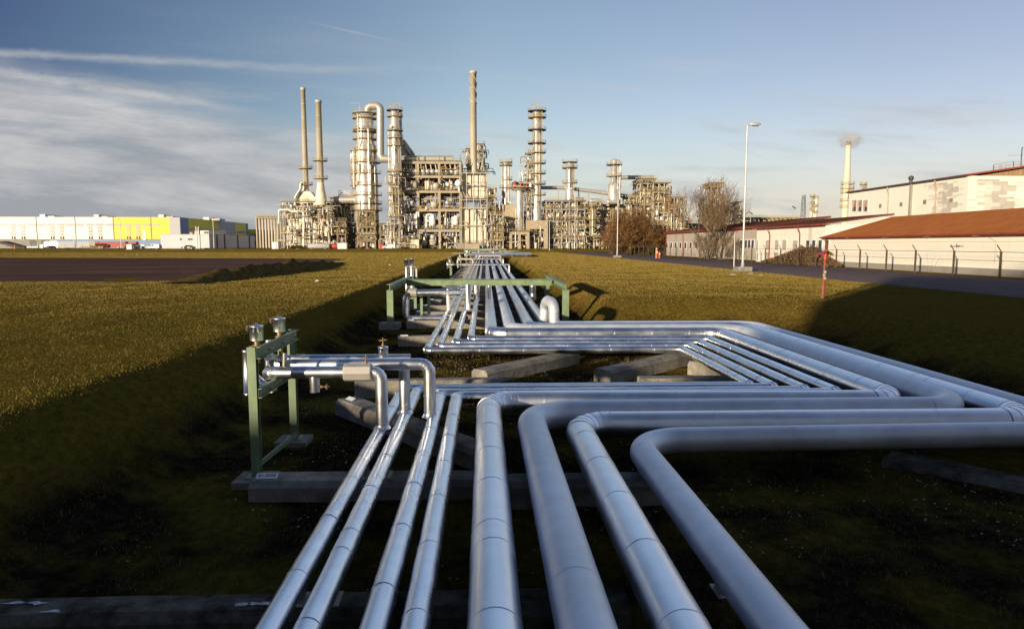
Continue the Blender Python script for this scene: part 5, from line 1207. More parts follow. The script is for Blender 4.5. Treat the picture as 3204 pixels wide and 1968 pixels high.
# -- right part
column(1583, 505, 640, 22, YP + 8, [509, 520, 564, 590], 'short silver column left of the tall ringed column', seed=12, pr=1.2, extra=2)
a = PY(1583, 640, YP + 8); quadbox([(a.x - 4.5, YP + 5), (a.x + 4.5, YP + 5), (a.x + 4.5, YP + 11), (a.x - 4.5, YP + 11)], ZP, a.z - .3, 'concrete_table', 'beige', T('column_table', 'beige concrete table carrying the short silver column', 'support', (a.x, YP + 8, ZP)))
column(1625, 592, 735, 24, YP + 4, [596], 'shiny cylindrical tower with a red topped platform', seed=13, pr=1.6, extra=2, prof=[(.3, 0), (1, .09), (1, 1)])
t = T('head_platform', 'platform with red pipes on top of the shiny cylindrical tower', 'platform', PY(1625, 590, YP + 4)); clutter(t, 1600, 1652, 568, 592, YP + 1, YP + 8, 70, 61, ['red', 'cream', 'galv', 'darkst'], indiv=40)
mb = MB(); a = PY(1598, 586, YP + 1); b_ = PY(1655, 570, YP + 1); mb.box(a.x, b_.x, YP, YP + 7, a.z, a.z + .3); mb.build('deck', 'beige', t)
column(1679, 345, 690, 27, YP + 6, [350, 370, 409, 451, 480, 513, 545, 578, 612], 'tall ringed silver column right of centre', seed=14, pr=2.0, extra=4, manholes=(362, 397, 440, 466, 505), prof=[(1.15, 0), (1.15, .1), (1, .12), (1, 1)])
t = T('davit_crane', 'yellow davit frame on top of the tall ringed column', 'crane', PY(1679, 345, YP + 5)); mb = MB(); mb.bar(PY(1677, 350, YP + 4), PY(1677, 322, YP + 4), .5); mb.bar(PY(1662, 328, YP + 4), PY(1680, 325, YP + 4), .3); mb.bar(PY(1696, 335, YP + 4), PY(1696, 500, YP + 4), .3); mb.bar(PY(1686, 336, YP + 4), PY(1697, 334, YP + 4), .3); mb.build('arm', 'yellow', t)
rack('slender pipe ladder frame left of the tall ringed column', 1648, 1664, [480, 520, 560, 600, 640, 690], YP + 4, 5, 1, 62, 'galv', .25, 2., clut=110, flr=False, vess=False)
rack('beige concrete portal under the tall ringed column', 1652, 1708, [690, 704, 778], YP + 1, 10, 1, 63, 'beige', 1.6, 1., clut=90, decks=False)
rack('low beige concrete frame left of the tall ringed column', 1598, 1652, [725, 778], YP - 1, 8, 2, 64, 'beige', 1.1, 1., clut=80)
rack('yellow and beige pipework frames between centre furnace and ringed column', 1545, 1600, [655, 690, 715, 745, 778], YP + 16, 12, 3, 65, 'beige', .5, 1., clut=260)
column(1782, 505, 626, 26, YP + 10, [510, 528, 574], 'short silver column in the right middle with a davit', seed=16, pr=1.5, extra=3)
t = T('bridge_pipe', 'long grey pipe bridge sloping down to the right on thin legs', 'pipe', PY(1820, 600, YP + 12))
rpipe(t, [PY(1690, 588, YP + 12), PY(1765, 588, YP + 12), PY(1860, 600, YP + 12), PY(1990, 618, YP + 12)], .75, 2, 'pipe', 'galv', 12, 4, False)
for px, y in ((1747, 588), (1811, 596), (1842, 600), (1884, 605), (1935, 612)): a = PY(px, y, YP + 12); MB().bar((a.x, a.y, a.z), (a.x, a.y, PY(px, 650, YP + 12).z), .45).build('leg', 'galv', t)
for px, y, w in ((1812, 626, 34), (1863, 629, 38), (1918, 632, 42)):
    t = T('horizontal_drum', 'rounded horizontal drum on the pipe deck, ' + {1812: 'left of three', 1863: 'middle of three', 1918: 'right of three'}[px], 'vessel', PY(px, y + 8, YP + 5), 'horizontal drums on the deck'); a = PY(px - w / 2 + 4, y, YP + 5); b_ = PY(px + w / 2 - 4, y, YP + 5); MB().drum(a, b_, .95, 16).build('shell', 'steel_far2', t)
    for c in (a, b_): MB().box(c.x - .3, c.x + .3, c.y - .8, c.y + .8, c.z - 1.8, c.z - .7).build('saddle', 'beige', t)
rack('dark topped pipe deck with trusses right of the ringed column', 1708, 1830, [628, 655, 688, 715, 745, 778], YP + 4, 14, 5, 71, 'galv', .4, 1., clut=760, hv=.6)
rack('long beige pipe rack under the three drums', 1770, 1975, [640, 662, 690, 718, 748, 778], YP + 8, 14, 7, 72, 'beige', .5, 1., clut=900)
column(1852, 642, 740, 12, YP + 1, [650, 668, 690, 712], 'slim yellowish column in the long pipe rack', 'yellow', seed=18, pr=1.2, extra=3)
column(1920, 498, 634, 20, YP + 8, [518, 553], 'bottle shaped silver column at the right, narrow top', seed=17, pr=2., extra=7, prof=[(1.8, 0), (1.8, .38), (1.5, .43), (1, .47), (1, 1)])
t = T('vent_cluster', 'curved vent pipes on top of the bottle shaped column', 'pipework', PY(1920, 500, YP + 25))
for k in range(6): x = 1908 + k * 5; rpipe(t, [PY(x, 520, YP + 24), PY(x, 500 + (k % 3) * 3, YP + 24), PY(x + 5, 500, YP + 24)], .3, .8, 'pipe', ['cream', 'galv'][k % 2], 8, 3, False)
t = T('overhead_pipe', 'thick pale pipe from the bottle shaped column to the right-hand structure', 'pipe', PY(1990, 557, YP + 22)); rpipe(t, [PY(1932, 560, YP + 22), PY(1945, 556, YP + 22), PY(2045, 556, YP + 22)], .9, 1, 'pipe', 'galv', 12, 4, False)
rack('high open steel structure with slanting outline at the right', 2000, 2050, [560, 572, 600, 640, 690, 778], YP + 14, 14, 2, 81, 'galv', .5, 1., clut=300, decks=True)
rack('stepped steel structure behind the russet bush, middle step', 2040, 2096, [572, 600, 632, 665, 700, 740, 778], YP + 10, 14, 3, 82, 'cream', .4, 1., clut=560)
rack('stepped steel structure behind the russet bush, right step', 2090, 2142, [618, 652, 680, 710, 740, 778], YP + 10, 14, 3, 83, 'beige', .4, 1., clut=480)
rack('pipe rack behind the russet bush', 1965, 2040, [615, 640, 662, 690, 718, 748, 778], YP + 10, 12, 3, 84, 'beige', .45, 1., clut=380)
rack('lattice tower with railed top behind the bare tree', 2220, 2265, [572, 583, 620, 650, 690, 778], YP + 60, 12, 2, 85, 'beige', .5, 1., clut=260)
rack('lower annex of the lattice tower behind the bare tree', 2262, 2282, [630, 655, 690, 778], YP + 60, 12, 1, 86, 'beige', .5, 1., clut=60)
rack('low pipework between the bush and the bare tree', 2142, 2225, [700, 730, 778], YP + 30, 12, 4, 87, 'beige', .4, 1., clut=170)
rack('small pipe tower just left of the tall street lamp', 2300, 2322, [632, 660, 690, 778], YP + 80, 10, 1, 88, 'galv', .5, 1., clut=90)
rack('long yellow pipe rack on the horizon above the cream wing', 2325, 2500, [681, 694, 778], YP + 120, 14, 12, 89, 'yellow', .6, .5, clut=260, vess=False)
# -- rear rows so no gap shows empty land
rack('rear row of pipe racks behind the furnaces', 1040, 1250, [700, 730, 778], YP + 60, 20, 7, 91, 'brownsteel', .6, 1., clut=260)
rack('rear row of pipe racks behind the ringed column', 1540, 1780, [690, 715, 745, 778], YP + 60, 20, 8, 92, 'brownsteel', .6, 1., clut=320)
rack('rear row of pipe racks behind the long rack', 1780, 2150, [690, 715, 745, 778], YP + 60, 20, 10, 93, 'brownsteel', .6, 1., clut=380)
# dark equipment sheds closing the view at the foot
for k, (p0, p1, yt) in enumerate(((1085, 1440, 742), (1525, 1800, 744), (1800, 2160, 742))):
    a = PY(p0, 778, YP + 85); b_ = PY(p1, yt, YP + 85); t = T('equipment_shed', ['long dark shed behind the steel structure', 'long dark shed behind the ringed column', 'long dark shed behind the russet bush'][k], 'shed', ((a.x + b_.x) / 2, YP + 85, ZP), 'rear sheds')
    MB().box(a.x, b_.x, YP + 85, YP + 100, ZP, b_.z).build('wall', 'brownsteel', t); MB().box(a.x - .4, b_.x + .4, YP + 84.6, YP + 100.4, b_.z, b_.z + .4).build('roof', 'darkst', t)
# -- silos at left
for k in range(10):
    px = 806 + k * 9.2; a = PY(px, 755, 360); zt_ = PY(px, 678, 360).z
    t = T('silo', 'slim tan silo in the row left of the plant', 'silo', (a.x, 360, ZP), 'row of silos'); MB().lathe((a.x, 360, ZP), [(.52, 0), (.52, a.z - ZP + 1), (.6, zt_ - ZP), (.01, zt_ - ZP + .3)], 14).build('shell', 'cream', t)
t = T('silo_gantry', 'yellowish walkway frame along the tops of the silos', 'platform', PY(845, 680, 358))
a = PY(800, 683, 358); b_ = PY(900, 683, 358); MB().box(a.x, b_.x, 358, 358.9, a.z, a.z + .35).build('deck', 'yellow', t); mb = MB(); rail(mb, (a.x, 358, a.z + .35), (b_.x, 358, a.z + .35), 1.6, 3, 26, .07); mb.build('railing', 'yellow', t)
for k in range(11): x = lerp(a.x, b_.x, k / 10); MB().bar((x, 359.2, ZP), (x, 359.2, a.z), .2).build('post', 'brownsteel', t)
# -- cream chimney with smoke
YC = 330.
b = PY(2643, 690, YC); zt_ = PY(2650, 455, YC).z; rb = 1.7; rt = 1.1; xt = b.x
t = T('cream_chimney', 'slim cream chimney with orange tip and smoke at the right', 'chimney', (xt, YC, ZP), 'tall flue stacks')
MB().lathe((xt, YC, ZP), [(rb * 1.1, 0), (rb, PY(2643, 575, YC).z - ZP), (rt, zt_ - ZP)], 20).build('shaft', mat('cream_chimney_paint', (.74, .64, .48), .7, 0, .05, .3), t)
MB().lathe((xt, YC, zt_), [(rt, 0), (rt * .92, 2.0), (rt * .7, 2.0), (rt * .7, 0)], 18).build('tip', 'rust', t)
for y in (578, 592, 605, 630, 650): platform(t, (xt + .6, YC, PY(2643, y, YC).z), 1.2, 3.1, 'beige')
for k in range(7): rnd = random.Random(k); x = xt + rnd.uniform(-.6, 2.6); rpipe(t, [(x, YC - 2, PY(2643, 685, YC).z), (x, YC - 2, PY(2643, 590 + k * 8, YC).z), (x + .6, YC - 1.6, PY(2643, 588 + k * 8, YC).z)], .25, .4, 'pipe', rnd.choice(['cream', 'beige', 'rust']), 8, 3, False)
t = T('lattice_mast', 'dark steel lattice mast on the horizon right of the street lamp', 'mast', PY(2512, 690, 320)); a = PY(2512, 690, 320); zt_ = PY(2512, 612, 320).z
mb = MB(); ww = .9
for sx, sy in ((-1, -1), (1, -1), (1, 1), (-1, 1)): mb.bar((a.x + sx * ww * 1.3, 320 + sy * ww, ZP), (a.x + sx * ww * .6, 320 + sy * ww * .5, zt_), .18)
for k in range(18):
    z0 = lerp(ZP, zt_, k / 18); z1 = lerp(ZP, zt_, (k + 1) / 18); u = lerp(1.3, .6, k / 18) * ww; s_ = 1 if k % 2 else -1
    mb.bar((a.x - s_ * u, 320 - u, z0), (a.x + s_ * u, 320 - u, z1), .1); mb.bar((a.x - u, 320 - u, z1), (a.x + u, 320 - u, z1), .1)
mb.build('lattice', 'darkst', t)
column(2539, 614, 690, 6, 322, [618, 640, 660], 'left of two thin twin columns on the horizon', 'cream', seed=31, pr=.8, extra=2); column(2550, 614, 690, 5, 322, [622, 648, 668], 'right of two thin twin columns on the horizon', 'steel_far', seed=32, pr=.8, extra=2)
column(2700, 572, 610, 5, 322, [580, 590], 'small pipe top peeping over the tall hall roof', 'steel_far', seed=33, pr=1.2, extra=3)
# floodlight masts on the horizon
for k, (px, yt, w) in enumerate(((2482, 650, 'right, black lamp head'), (2348, 668, 'left'))):
    a = PY(px, 690, 300); t = T('floodlight_mast', 'thin floodlight mast above the cream wing, ' + w, 'street lamp', (a.x, 300, ZP), 'floodlight masts'); zt_ = PY(px, yt, 300).z
    MB().bar((a.x, 300, ZP), (a.x, 300, zt_), .2).build('pole', 'lamp', t); MB().bar((a.x - .6, 300, zt_ + .6), (a.x + .9, 300, zt_ - .4), .5, .4).build('lamp_head', 'darkst', t)

# ------------------------------------------------------------------ smoke puff
def volume(name, c, rad, dens, label):
    mb = MB(); n_ = 12; mb.lathe((0, 0, -rad), [(max(.01, rad * math.sin(math.pi * k / n_)), rad - rad * math.cos(math.pi * k / n_)) for k in range(n_ + 1)], 20)
    m = bpy.data.materials.new('smoke_volume'); m.use_nodes = True; nt = m.node_tree; nt.nodes.clear(); out = nt.nodes.new("ShaderNodeOutputMaterial")
    pv = N(nt, "ShaderNodeVolumePrincipled", inp={'Anisotropy': .2}); pv.inputs['Color'].default_value = (1., 1., 1., 1)
    tc = N(nt, "ShaderNodeTexCoord"); ns = N(nt, "ShaderNodeTexNoise", inp={'Scale': .45, 'Detail': 5., 'Roughness': .65}); nt.links.new(tc.outputs['Object'], ns.inputs['Vector'])
    ln = N(nt, "ShaderNodeVectorMath", operation='LENGTH'); nt.links.new(tc.outputs['Object'], ln.inputs[0])
    fl = N(nt, "ShaderNodeMapRange", inp={'From Min': rad * .12, 'From Max': rad * .95, 'To Min': .62, 'To Max': -.05}); nt.links.new(ln.outputs['Value'], fl.inputs[0])
    sb = N(nt, "ShaderNodeMath", operation='ADD'); nt.links.new(fl.outputs[0], sb.inputs[0]); nt.links.new(ns.outputs[0], sb.inputs[1])
    mr = N(nt, "ShaderNodeMapRange", inp={'From Min': .64, 'From Max': .95, 'To Min': 0., 'To Max': dens}); nt.links.new(sb.outputs[0], mr.inputs[0])
    nt.links.new(mr.outputs[0], pv.inputs['Density']); nt.links.new(pv.outputs[0], out.inputs['Volume'])
    M[name] = m; o = mb.build(name, m, None, loc=(0, 0, 0)); o.location = c; o.scale = (1., .8, .72)
    return tag(o, label, kind='stuff')
p = PY(2660, 440, YC)
volume('smoke', p, 8.2, .5, 'grey-white puff of smoke at the cream chimney tip')

# ------------------------------------------------------------------ trees and bushes
def leaves(name, pts, sz, m, parent, seed, flat=.0):
    rnd = np.random.RandomState(seed); P = np.array(pts); n_ = len(P)
    a = rnd.normal(size=(n_, 3)); a /= np.linalg.norm(a, axis=1)[:, None]; b = rnd.normal(size=(n_, 3)); b -= a * (a * b).sum(1)[:, None]; b /= np.linalg.norm(b, axis=1)[:, None]
    s = sz * rnd.uniform(.5, 1.3, n_)[:, None]; v = np.stack([P - a * s, P + b * s * .5, P + a * s, P - b * s * .5], 1).reshape(-1, 3)
    o0 = np.array(wl(parent)); me = bpy.data.meshes.new(name); me.from_pydata((v - o0).tolist(), [], [(4 * i, 4 * i + 1, 4 * i + 2, 4 * i + 3) for i in range(n_)]); me.materials.append(M[m])
    o = bpy.data.objects.new(name, me); COL.objects.link(o); o.parent = parent; return o
def bare_tree(base, h, spread, seed, label, name='bare_tree', nst=5, twigs=True, leaf=None, leafn=0, lsz=.3, up=.9, levels=5, trunkm='trunk', r0=.3, crown='twigs'):
    rnd = random.Random(seed); t = T(name, label, 'tree' if 'tree' in name else 'bush', base, None); tm = MB(); cm = MB(); lp = []
    def grow(p, d, L, r, lv):
        k = 3; pts = [p]; q_ = p.copy(); dd = d.copy()
        for i in range(k):
            dd = (dd + Vector((rnd.uniform(-.22, .22), rnd.uniform(-.22, .22), rnd.uniform(-.05, .18)))).normalized(); q_ = q_ + dd * L / k; pts.append(q_.copy())
        rs_ = [max(.012, lerp(r, r * .55, i / k)) for i in range(k + 1)]
        (tm if lv < 2 else cm).tube(pts, rs_, 6 if lv < 2 else (4 if lv < 4 else 3), caps=False)
        if lv >= levels:
            lp.append(q_); return
        for c in range(rnd.choice((2, 3, 3)) if lv else 3):
            s_ = rnd.uniform(.35, 1.) if lv else rnd.uniform(.6, 1.)
            st = pts[0].lerp(pts[-1], s_) if s_ < 1 else pts[-1]; i = min(k - 1, int(s_ * k)); st = pts[i].lerp(pts[i + 1], s_ * k - i) if s_ < 1 else pts[-1]
            nd_ = (dd + Vector((rnd.uniform(-1, 1), rnd.uniform(-1, 1), rnd.uniform(-.3, .6))) * spread).normalized()
            grow(st, nd_, L * rnd.uniform(.58, .86), r * .55 * (1.1 - s_ * .2), lv + 1)
        if lv >= 1: grow(pts[-1], (dd + Vector((rnd.uniform(-.3, .3), rnd.uniform(-.3, .3), .1))).normalized(), L * .72, r * .5, lv + 1)
    for i in range(nst):
        a = rnd.uniform(0, 6.28); d = Vector((math.cos(a) * rnd.uniform(.15, .7), math.sin(a) * rnd.uniform(.15, .7), up)).normalized()
        grow(Vector(base) + Vector((math.cos(a) * .3, math.sin(a) * .3, -.1)), d, h * rnd.uniform(.26, .36), r0 * rnd.uniform(.6, 1), 0)
    tm.build('trunk', trunkm, t); cm.build('branches', 'twig', t)
    if leaf:
        pts = []
        for i in range(leafn): c = rnd.choice(lp); pts.append((c.x + rnd.gauss(0, .5), c.y + rnd.gauss(0, .5), c.z + rnd.gauss(0, .5)))
        leaves('foliage', pts, lsz, leaf, t, seed)
    return t
b = PX(2218, 800, 42.6); bt = bare_tree(Vector((42.4, b.y, 0)), 12.0, .95, 5, 'big bare winter tree with fine twigs before the grey wing', nst=6, levels=5, r0=.2, up=.8); bt.scale = (1.25, 1.65, 1.3)
b = PX(2160, 800, 42.9); bare_tree(Vector((42.6, b.y - 8, 0)), 6.5, .9, 8, 'smaller bare shrub tree left of the big bare one', nst=7, levels=4, r0=.12, up=.6)
b = PX(2262, 800, 42.9); bare_tree(Vector((42.2, b.y - 2, 0)), 5.5, .9, 9, 'small bare shrub right of the big bare tree trunk', nst=7, levels=4, r0=.1, up=.6)
def thicket(base, w_, h_, seed, label, ns=520, nl=26000, lsz=.11, leafm='leafbrown'):
    rnd = random.Random(seed); t = T('russet_bush', label, 'bush', base, 'russet bushes'); cm = MB(); pts = []; B = Vector(base)
    for i in range(ns):
        a = rnd.uniform(0, 6.283); el = rnd.uniform(.12, 1.5); R_ = 1 + .22 * noise.noise(Vector((math.cos(a) * 1.5, math.sin(a) * 1.5, el * 1.6 + seed)))
        L_ = R_ * rnd.uniform(.75, 1.04); e = B + Vector((math.cos(a) * math.cos(el) * w_ * L_, math.sin(a) * math.cos(el) * w_ * .8 * L_, math.sin(el) ** .8 * h_ * L_))
        s_ = B + Vector((rnd.gauss(0, w_ * .16), rnd.gauss(0, w_ * .12), 0)); m_ = s_.lerp(e, .5) + Vector((0, 0, h_ * .08))
        cm.tube([s_, m_, e], [.05, .03, .012], 3, caps=False)
        for j in range(3):
            p0 = m_.lerp(e, rnd.random()); q0 = p0 + Vector((rnd.gauss(0, .7), rnd.gauss(0, .7), rnd.uniform(0, 1.1))); cm.tube([p0, q0], [.018, .008], 3, caps=False)
            for l_ in range(nl // (ns * 3)): c_ = p0.lerp(q0, rnd.random()); pts.append((c_.x + rnd.gauss(0, .22), c_.y + rnd.gauss(0, .22), c_.z + rnd.gauss(0, .22)))
    cm.build('branches', 'bushtwig', t); leaves('foliage', pts, lsz, leafm, t, seed)
for k, (px, hh, ww_, sd, lb) in enumerate(((1938, 12.2, 6.6, 21, 'large russet-leaved bush, left half of the clump'), (2002, 13.2, 7.0, 22, 'tallest russet-leaved bush, right half of the clump'), (2062, 8.6, 5.2, 23, 'lower russet bush at the right end of the clump'))):
    p = PY(px, 790, 190 + k * 4); thicket((p.x, p.y, .0), ww_, hh, sd, lb)
# bramble mound behind the fence
t = T('bramble_bush', 'brown bramble mound against the cream wing behind the fence', 'bush', (41.4, 88, 0)); rnd = random.Random(4); pts = []; cm = MB()
prof_ = [(99, .3), (95, 1.1), (91, 1.9), (88, 2.5), (85.5, 2.7), (83.5, 1.8), (81, .7), (79.5, .2)]
def hprof(y):
    for (a, ha), (b2_, hb) in zip(prof_[:-1], prof_[1:]):
        if b2_ <= y <= a: return lerp(hb, ha, (y - b2_) / (a - b2_))
    return .1
for i in range(9000):
    y = rnd.uniform(79.5, 99); hh = hprof(y) * (1 + .15 * noise.noise(Vector((y, 0, 0)))); u = rnd.random(); x = 41.6 + rnd.uniform(-1.1, 1.2); z = hh * math.sqrt(u) * (1 - .25 * abs(x - 41.6)); pts.append((x, y, z))
leaves('foliage', pts, .14, 'bushtwig', t, 3)
for i in range(260):
    y = rnd.uniform(80, 98.5); hh = hprof(y); x = 41.6 + rnd.uniform(-1, 1); a = Vector((x, y, 0)); d = Vector((rnd.uniform(-.5, .5), rnd.uniform(-.9, .9), 1)).normalized() * hh * rnd.uniform(.9, 1.35)
    cm.tube([a, a + d * .6, a + d + Vector((rnd.uniform(-.3, .3), rnd.uniform(-.3, .3), -.05))], [.02, .014, .008], 3, caps=False)
cm.build('stems', 'twig', t)
# small weed clump at the beam inside the loop, and slim weeds along the fence
def weed(c, h, n_, seed, label, m='twig', name='dry_weed'):
    rnd = random.Random(seed); mb = MB()
    for i in range(n_):
        a = Vector(c) + Vector((rnd.uniform(-.12, .12), rnd.uniform(-.12, .12), 0)); d = Vector((rnd.uniform(-.5, .5), rnd.uniform(-.5, .5), 1)).normalized() * h * rnd.uniform(.5, 1.1)
        mb.tube([a, a + d * .6, a + d], [.006, .005, .003], 3, caps=False)
        for j in range(4): p0 = a + d * rnd.uniform(.4, 1); mb.tube([p0, p0 + Vector((rnd.uniform(-.12, .12), rnd.uniform(-.12, .12), rnd.uniform(0, .12)))], .003, 3, caps=False)
    tag(mb.build(name, m), label, 'weed', 'dry weeds')
p = U(1965, 1175, FLOOR); weed((p.x, p.y, FLOOR), .55, 40, 1, 'pale dry weed clump at the end of the right slanting beam')
p = U(2920, 868, 0); weed((FXX + .5, PX(2910, 800, FXX + .5).y, 0), 2.0, 8, 2, 'tall dry stalks behind the fence by the tiled shed')

# ------------------------------------------------------------------ grass blades (stuff)
def inpoly(x, y, P):
    c = False
    for i in range(len(P)):
        a, b_ = P[i], P[i - 1]
        if (a.y > y) != (b_.y > y) and x < (b_.x - a.x) * (y - a.y) / (b_.y - a.y) + a.x: c = not c
    return c
LOTP = lot + far[::-1]
def blades(name, n_, region, m, hmin, hmax, seed, label, cond=None, wmul=1.):
    rs_ = np.random.RandomState(seed); x0, x1, y0, y1 = region
    # density falls with distance: sample y with pdf ~ 1/y^1.6
    u = rs_.rand(n_); g = -.9; yy0, yy1 = y0 + 4, y1 + 4; Y = (yy0 ** g + (yy1 ** g - yy0 ** g) * u) ** (1 / g) - 4
    X = rs_.uniform(x0, x1, n_) * np.clip((Y + 12) / 60., .25, 1) if cond != 'pocket' else rs_.uniform(x0, x1, n_)
    V = []; keep = []
    for i in range(n_):
        x, y = float(X[i]), float(Y[i]); z = tz(x, y)
        if cond == 'pocket' and z > -1.0: continue
        if cond is None and z < -1.25 and rs_.rand() < .55: continue
        if x > 26.3 and cond is None: continue
        if y > 40 and x < -10 and inpoly(x, y, LOTP): continue
        cl = noise.noise(Vector((x * .9, y * .9, 0)))
        if rs_.rand() > .62 + cl: continue
        keep.append((x, y, z - .01))
    P = np.array(keep); k = len(P)
    far_ = np.clip(P[:, 1] / 22., .8, 3.)
    h = rs_.uniform(hmin, hmax, k) * np.clip(far_, .9, 1.5); w = rs_.uniform(.004, .009, k) * far_ * wmul; a = rs_.rand(k) * 6.283; ln_ = rs_.uniform(.1, .9, k) * h; b = rs_.rand(k) * 6.283
    dx, dy = np.cos(a) * w, np.sin(a) * w; lx_, ly_ = np.cos(b) * ln_, np.sin(b) * ln_
    v = np.empty((k, 3, 3)); v[:, 0] = P + np.stack([dx, dy, 0 * dx], 1); v[:, 1] = P - np.stack([dx, dy, 0 * dx], 1); v[:, 2] = P + np.stack([lx_, ly_, h], 1)
    me = bpy.data.meshes.new(name); me.vertices.add(3 * k); me.vertices.foreach_set('co', v.reshape(-1)); me.loops.add(3 * k); me.loops.foreach_set('vertex_index', np.arange(3 * k, dtype=np.int32)); me.polygons.add(k); me.polygons.foreach_set('loop_start', np.arange(0, 3 * k, 3, dtype=np.int32)); me.polygons.foreach_set('loop_total', np.full(k, 3, dtype=np.int32)); me.update(); me.validate(); me.materials.append(M[m])
    o = bpy.data.objects.new(name, me); COL.objects.link(o); return tag(o, label, kind='stuff')
blades('grass', 520000, (-58, 48, 3, 85), 'grassblade', .025, .07, 1, 'short mown winter grass covering the field and banks')
blades('dry_grass', 26000, (-58, 48, 3, 60), 'drygrass', .05, .15, 2, 'longer dry straw-coloured grass tufts')
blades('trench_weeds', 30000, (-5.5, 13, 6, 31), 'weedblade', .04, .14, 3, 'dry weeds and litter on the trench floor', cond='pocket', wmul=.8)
def farblades(name, n_, seed, label, m, y0, y1):
    rs_ = np.random.RandomState(seed); K = []
    while len(K) < n_:
        y = y0 * (y1 / y0) ** rs_.rand(); x = rs_.uniform(-.80, .66) * y
        if x > 26.3 or (-6 < x < 5.5 and y < 245) : continue
        if rs_.rand() > .04 + ss(9, 60, y): continue
        if inpoly(x, y, LOTP): continue
        K.append((x, y, tz(x, y) - .01))
    P = np.array(K); k = len(P); sc = P[:, 1] / 60.
    w = rs_.uniform(.018, .04, k) * np.clip(sc, .22, 3.2); h = rs_.uniform(.03, .075, k) * np.clip(sc * 1.1, .38, 1.6); a = rs_.rand(k) * 6.283; b = rs_.rand(k) * 6.283; L_ = h * rs_.uniform(.2, 1., k)
    d = np.stack([np.cos(a) * w, np.sin(a) * w, 0 * w], 1); v = np.empty((k, 3, 3)); v[:, 0] = P + d; v[:, 1] = P - d; v[:, 2] = P + np.stack([np.cos(b) * L_, np.sin(b) * L_, h], 1)
    me = bpy.data.meshes.new(name); me.vertices.add(3 * k); me.vertices.foreach_set('co', v.reshape(-1)); me.loops.add(3 * k); me.loops.foreach_set('vertex_index', np.arange(3 * k, dtype=np.int32)); me.polygons.add(k); me.polygons.foreach_set('loop_start', np.arange(0, 3 * k, 3, dtype=np.int32)); me.polygons.foreach_set('loop_total', np.full(k, 3, dtype=np.int32)); me.update(); me.validate(); me.materials.append(M[m])
    o = bpy.data.objects.new(name, me); COL.objects.link(o); tag(o, label, kind='stuff')
farblades('far_grass', 560000, 11, 'grass of the far field on both sides of the trench', 'grassblade', 10, 262)
# gravel on trench floor
rs_ = np.random.RandomState(5); mb = MB()
for i in range(5200):
    x = rs_.uniform(-4.6, 11.5); y = rs_.uniform(7, 27)
    if noise.noise(Vector((x * .45, y * .45, 7))) < -.02: continue
    z = tz(x, y); s_ = rs_.uniform(.008, .026); vs = [(x + s_ * math.cos(t_) * rs_.uniform(.6, 1.2), y + s_ * math.sin(t_) * rs_.uniform(.6, 1.2), z) for t_ in (0, 1.6, 3.1, 4.7)] + [(x, y, z + s_ * .9)]
    mb.add(vs, [(0, 1, 4), (1, 2, 4), (2, 3, 4), (3, 0, 4)])
tag(mb.build('gravel', 'stone', loc=(0, 0, 0)), 'scattered gravel on the trench floor', kind='stuff')

# ------------------------------------------------------------------ light and sky
sun = bpy.data.lights.new('sun', 'SUN'); sun.energy = 5.0; sun.angle = R(1.4); sun.color = (1., .84, .62)
so = bpy.data.objects.new('sun', sun); COL.objects.link(so)
dl_ = Vector((math.sin(R(SAZ)) * math.cos(R(SEL)), math.cos(R(SAZ)) * math.cos(R(SEL)), -math.sin(R(SEL))))
so.rotation_euler = dl_.to_track_quat('-Z', 'Y').to_euler(); so.location = (-30, -40, 40)
w = bpy.data.worlds.new("World"); scene.world = w; w.use_nodes = True; nt = w.node_tree; nt.nodes.clear()
out = nt.nodes.new("ShaderNodeOutputWorld"); bg = nt.nodes.new("ShaderNodeBackground"); nt.links.new(bg.outputs[0], out.inputs[0])
sky = N(nt, "ShaderNodeTexSky", sky_type='NISHITA'); sky.sun_disc = False; sky.sun_elevation = R(SEL + 3); sky.sun_rotation = R(180 + SAZ); sky.altitude = 100; sky.air_density = 1.; sky.dust_density = .6; sky.ozone_density = 2.
tc = N(nt, "ShaderNodeTexCoord"); sx = N(nt, "ShaderNodeSeparateXYZ"); nt.links.new(tc.outputs['Generated'], sx.inputs[0])
def Mt(op, a, b=None, c=None, clamp=False):
    n = nt.nodes.new("ShaderNodeMath"); n.operation = op; n.use_clamp = clamp
    for i, v in enumerate((a, b, c)):
        if v is None: continue
        if isinstance(v, (int, float)): n.inputs[i].default_value = v
        else: nt.links.new(v, n.inputs[i])
    return n.outputs[0]
def sst(x, a, b):
    n = N(nt, "ShaderNodeMapRange", interpolation_type='SMOOTHSTEP', inp={'From Min': a, 'From Max': b, 'To Min': 0., 'To Max': 1.}); nt.links.new(x, n.inputs[0]); return n.outputs[0]
X_, Y_, Z_ = sx.outputs
yy = Mt('MAXIMUM', Mt('ABSOLUTE', Y_), .12)
A_ = Mt('DIVIDE', X_, yy); E_ = Mt('DIVIDE', Z_, yy)
def snoise(sa, se, rot, sc, det=6., ro=.6, off=0., dist=0.):
    cb = N(nt, "ShaderNodeCombineXYZ"); ca, sa_ = math.cos(rot), math.sin(rot)
    u = Mt('ADD', Mt('MULTIPLY', A_, ca), Mt('MULTIPLY', E_, sa_)); v = Mt('ADD', Mt('MULTIPLY', A_, -sa_), Mt('MULTIPLY', E_, ca))
    nt.links.new(Mt('MULTIPLY', u, sa), cb.inputs[0]); nt.links.new(Mt('ADD', Mt('MULTIPLY', v, se), off), cb.inputs[1])
    n = N(nt, "ShaderNodeTexNoise", inp={'Scale': sc, 'Detail': det, 'Roughness': ro, 'Distortion': dist}); nt.links.new(cb.outputs[0], n.inputs['Vector']); return n.outputs[0]
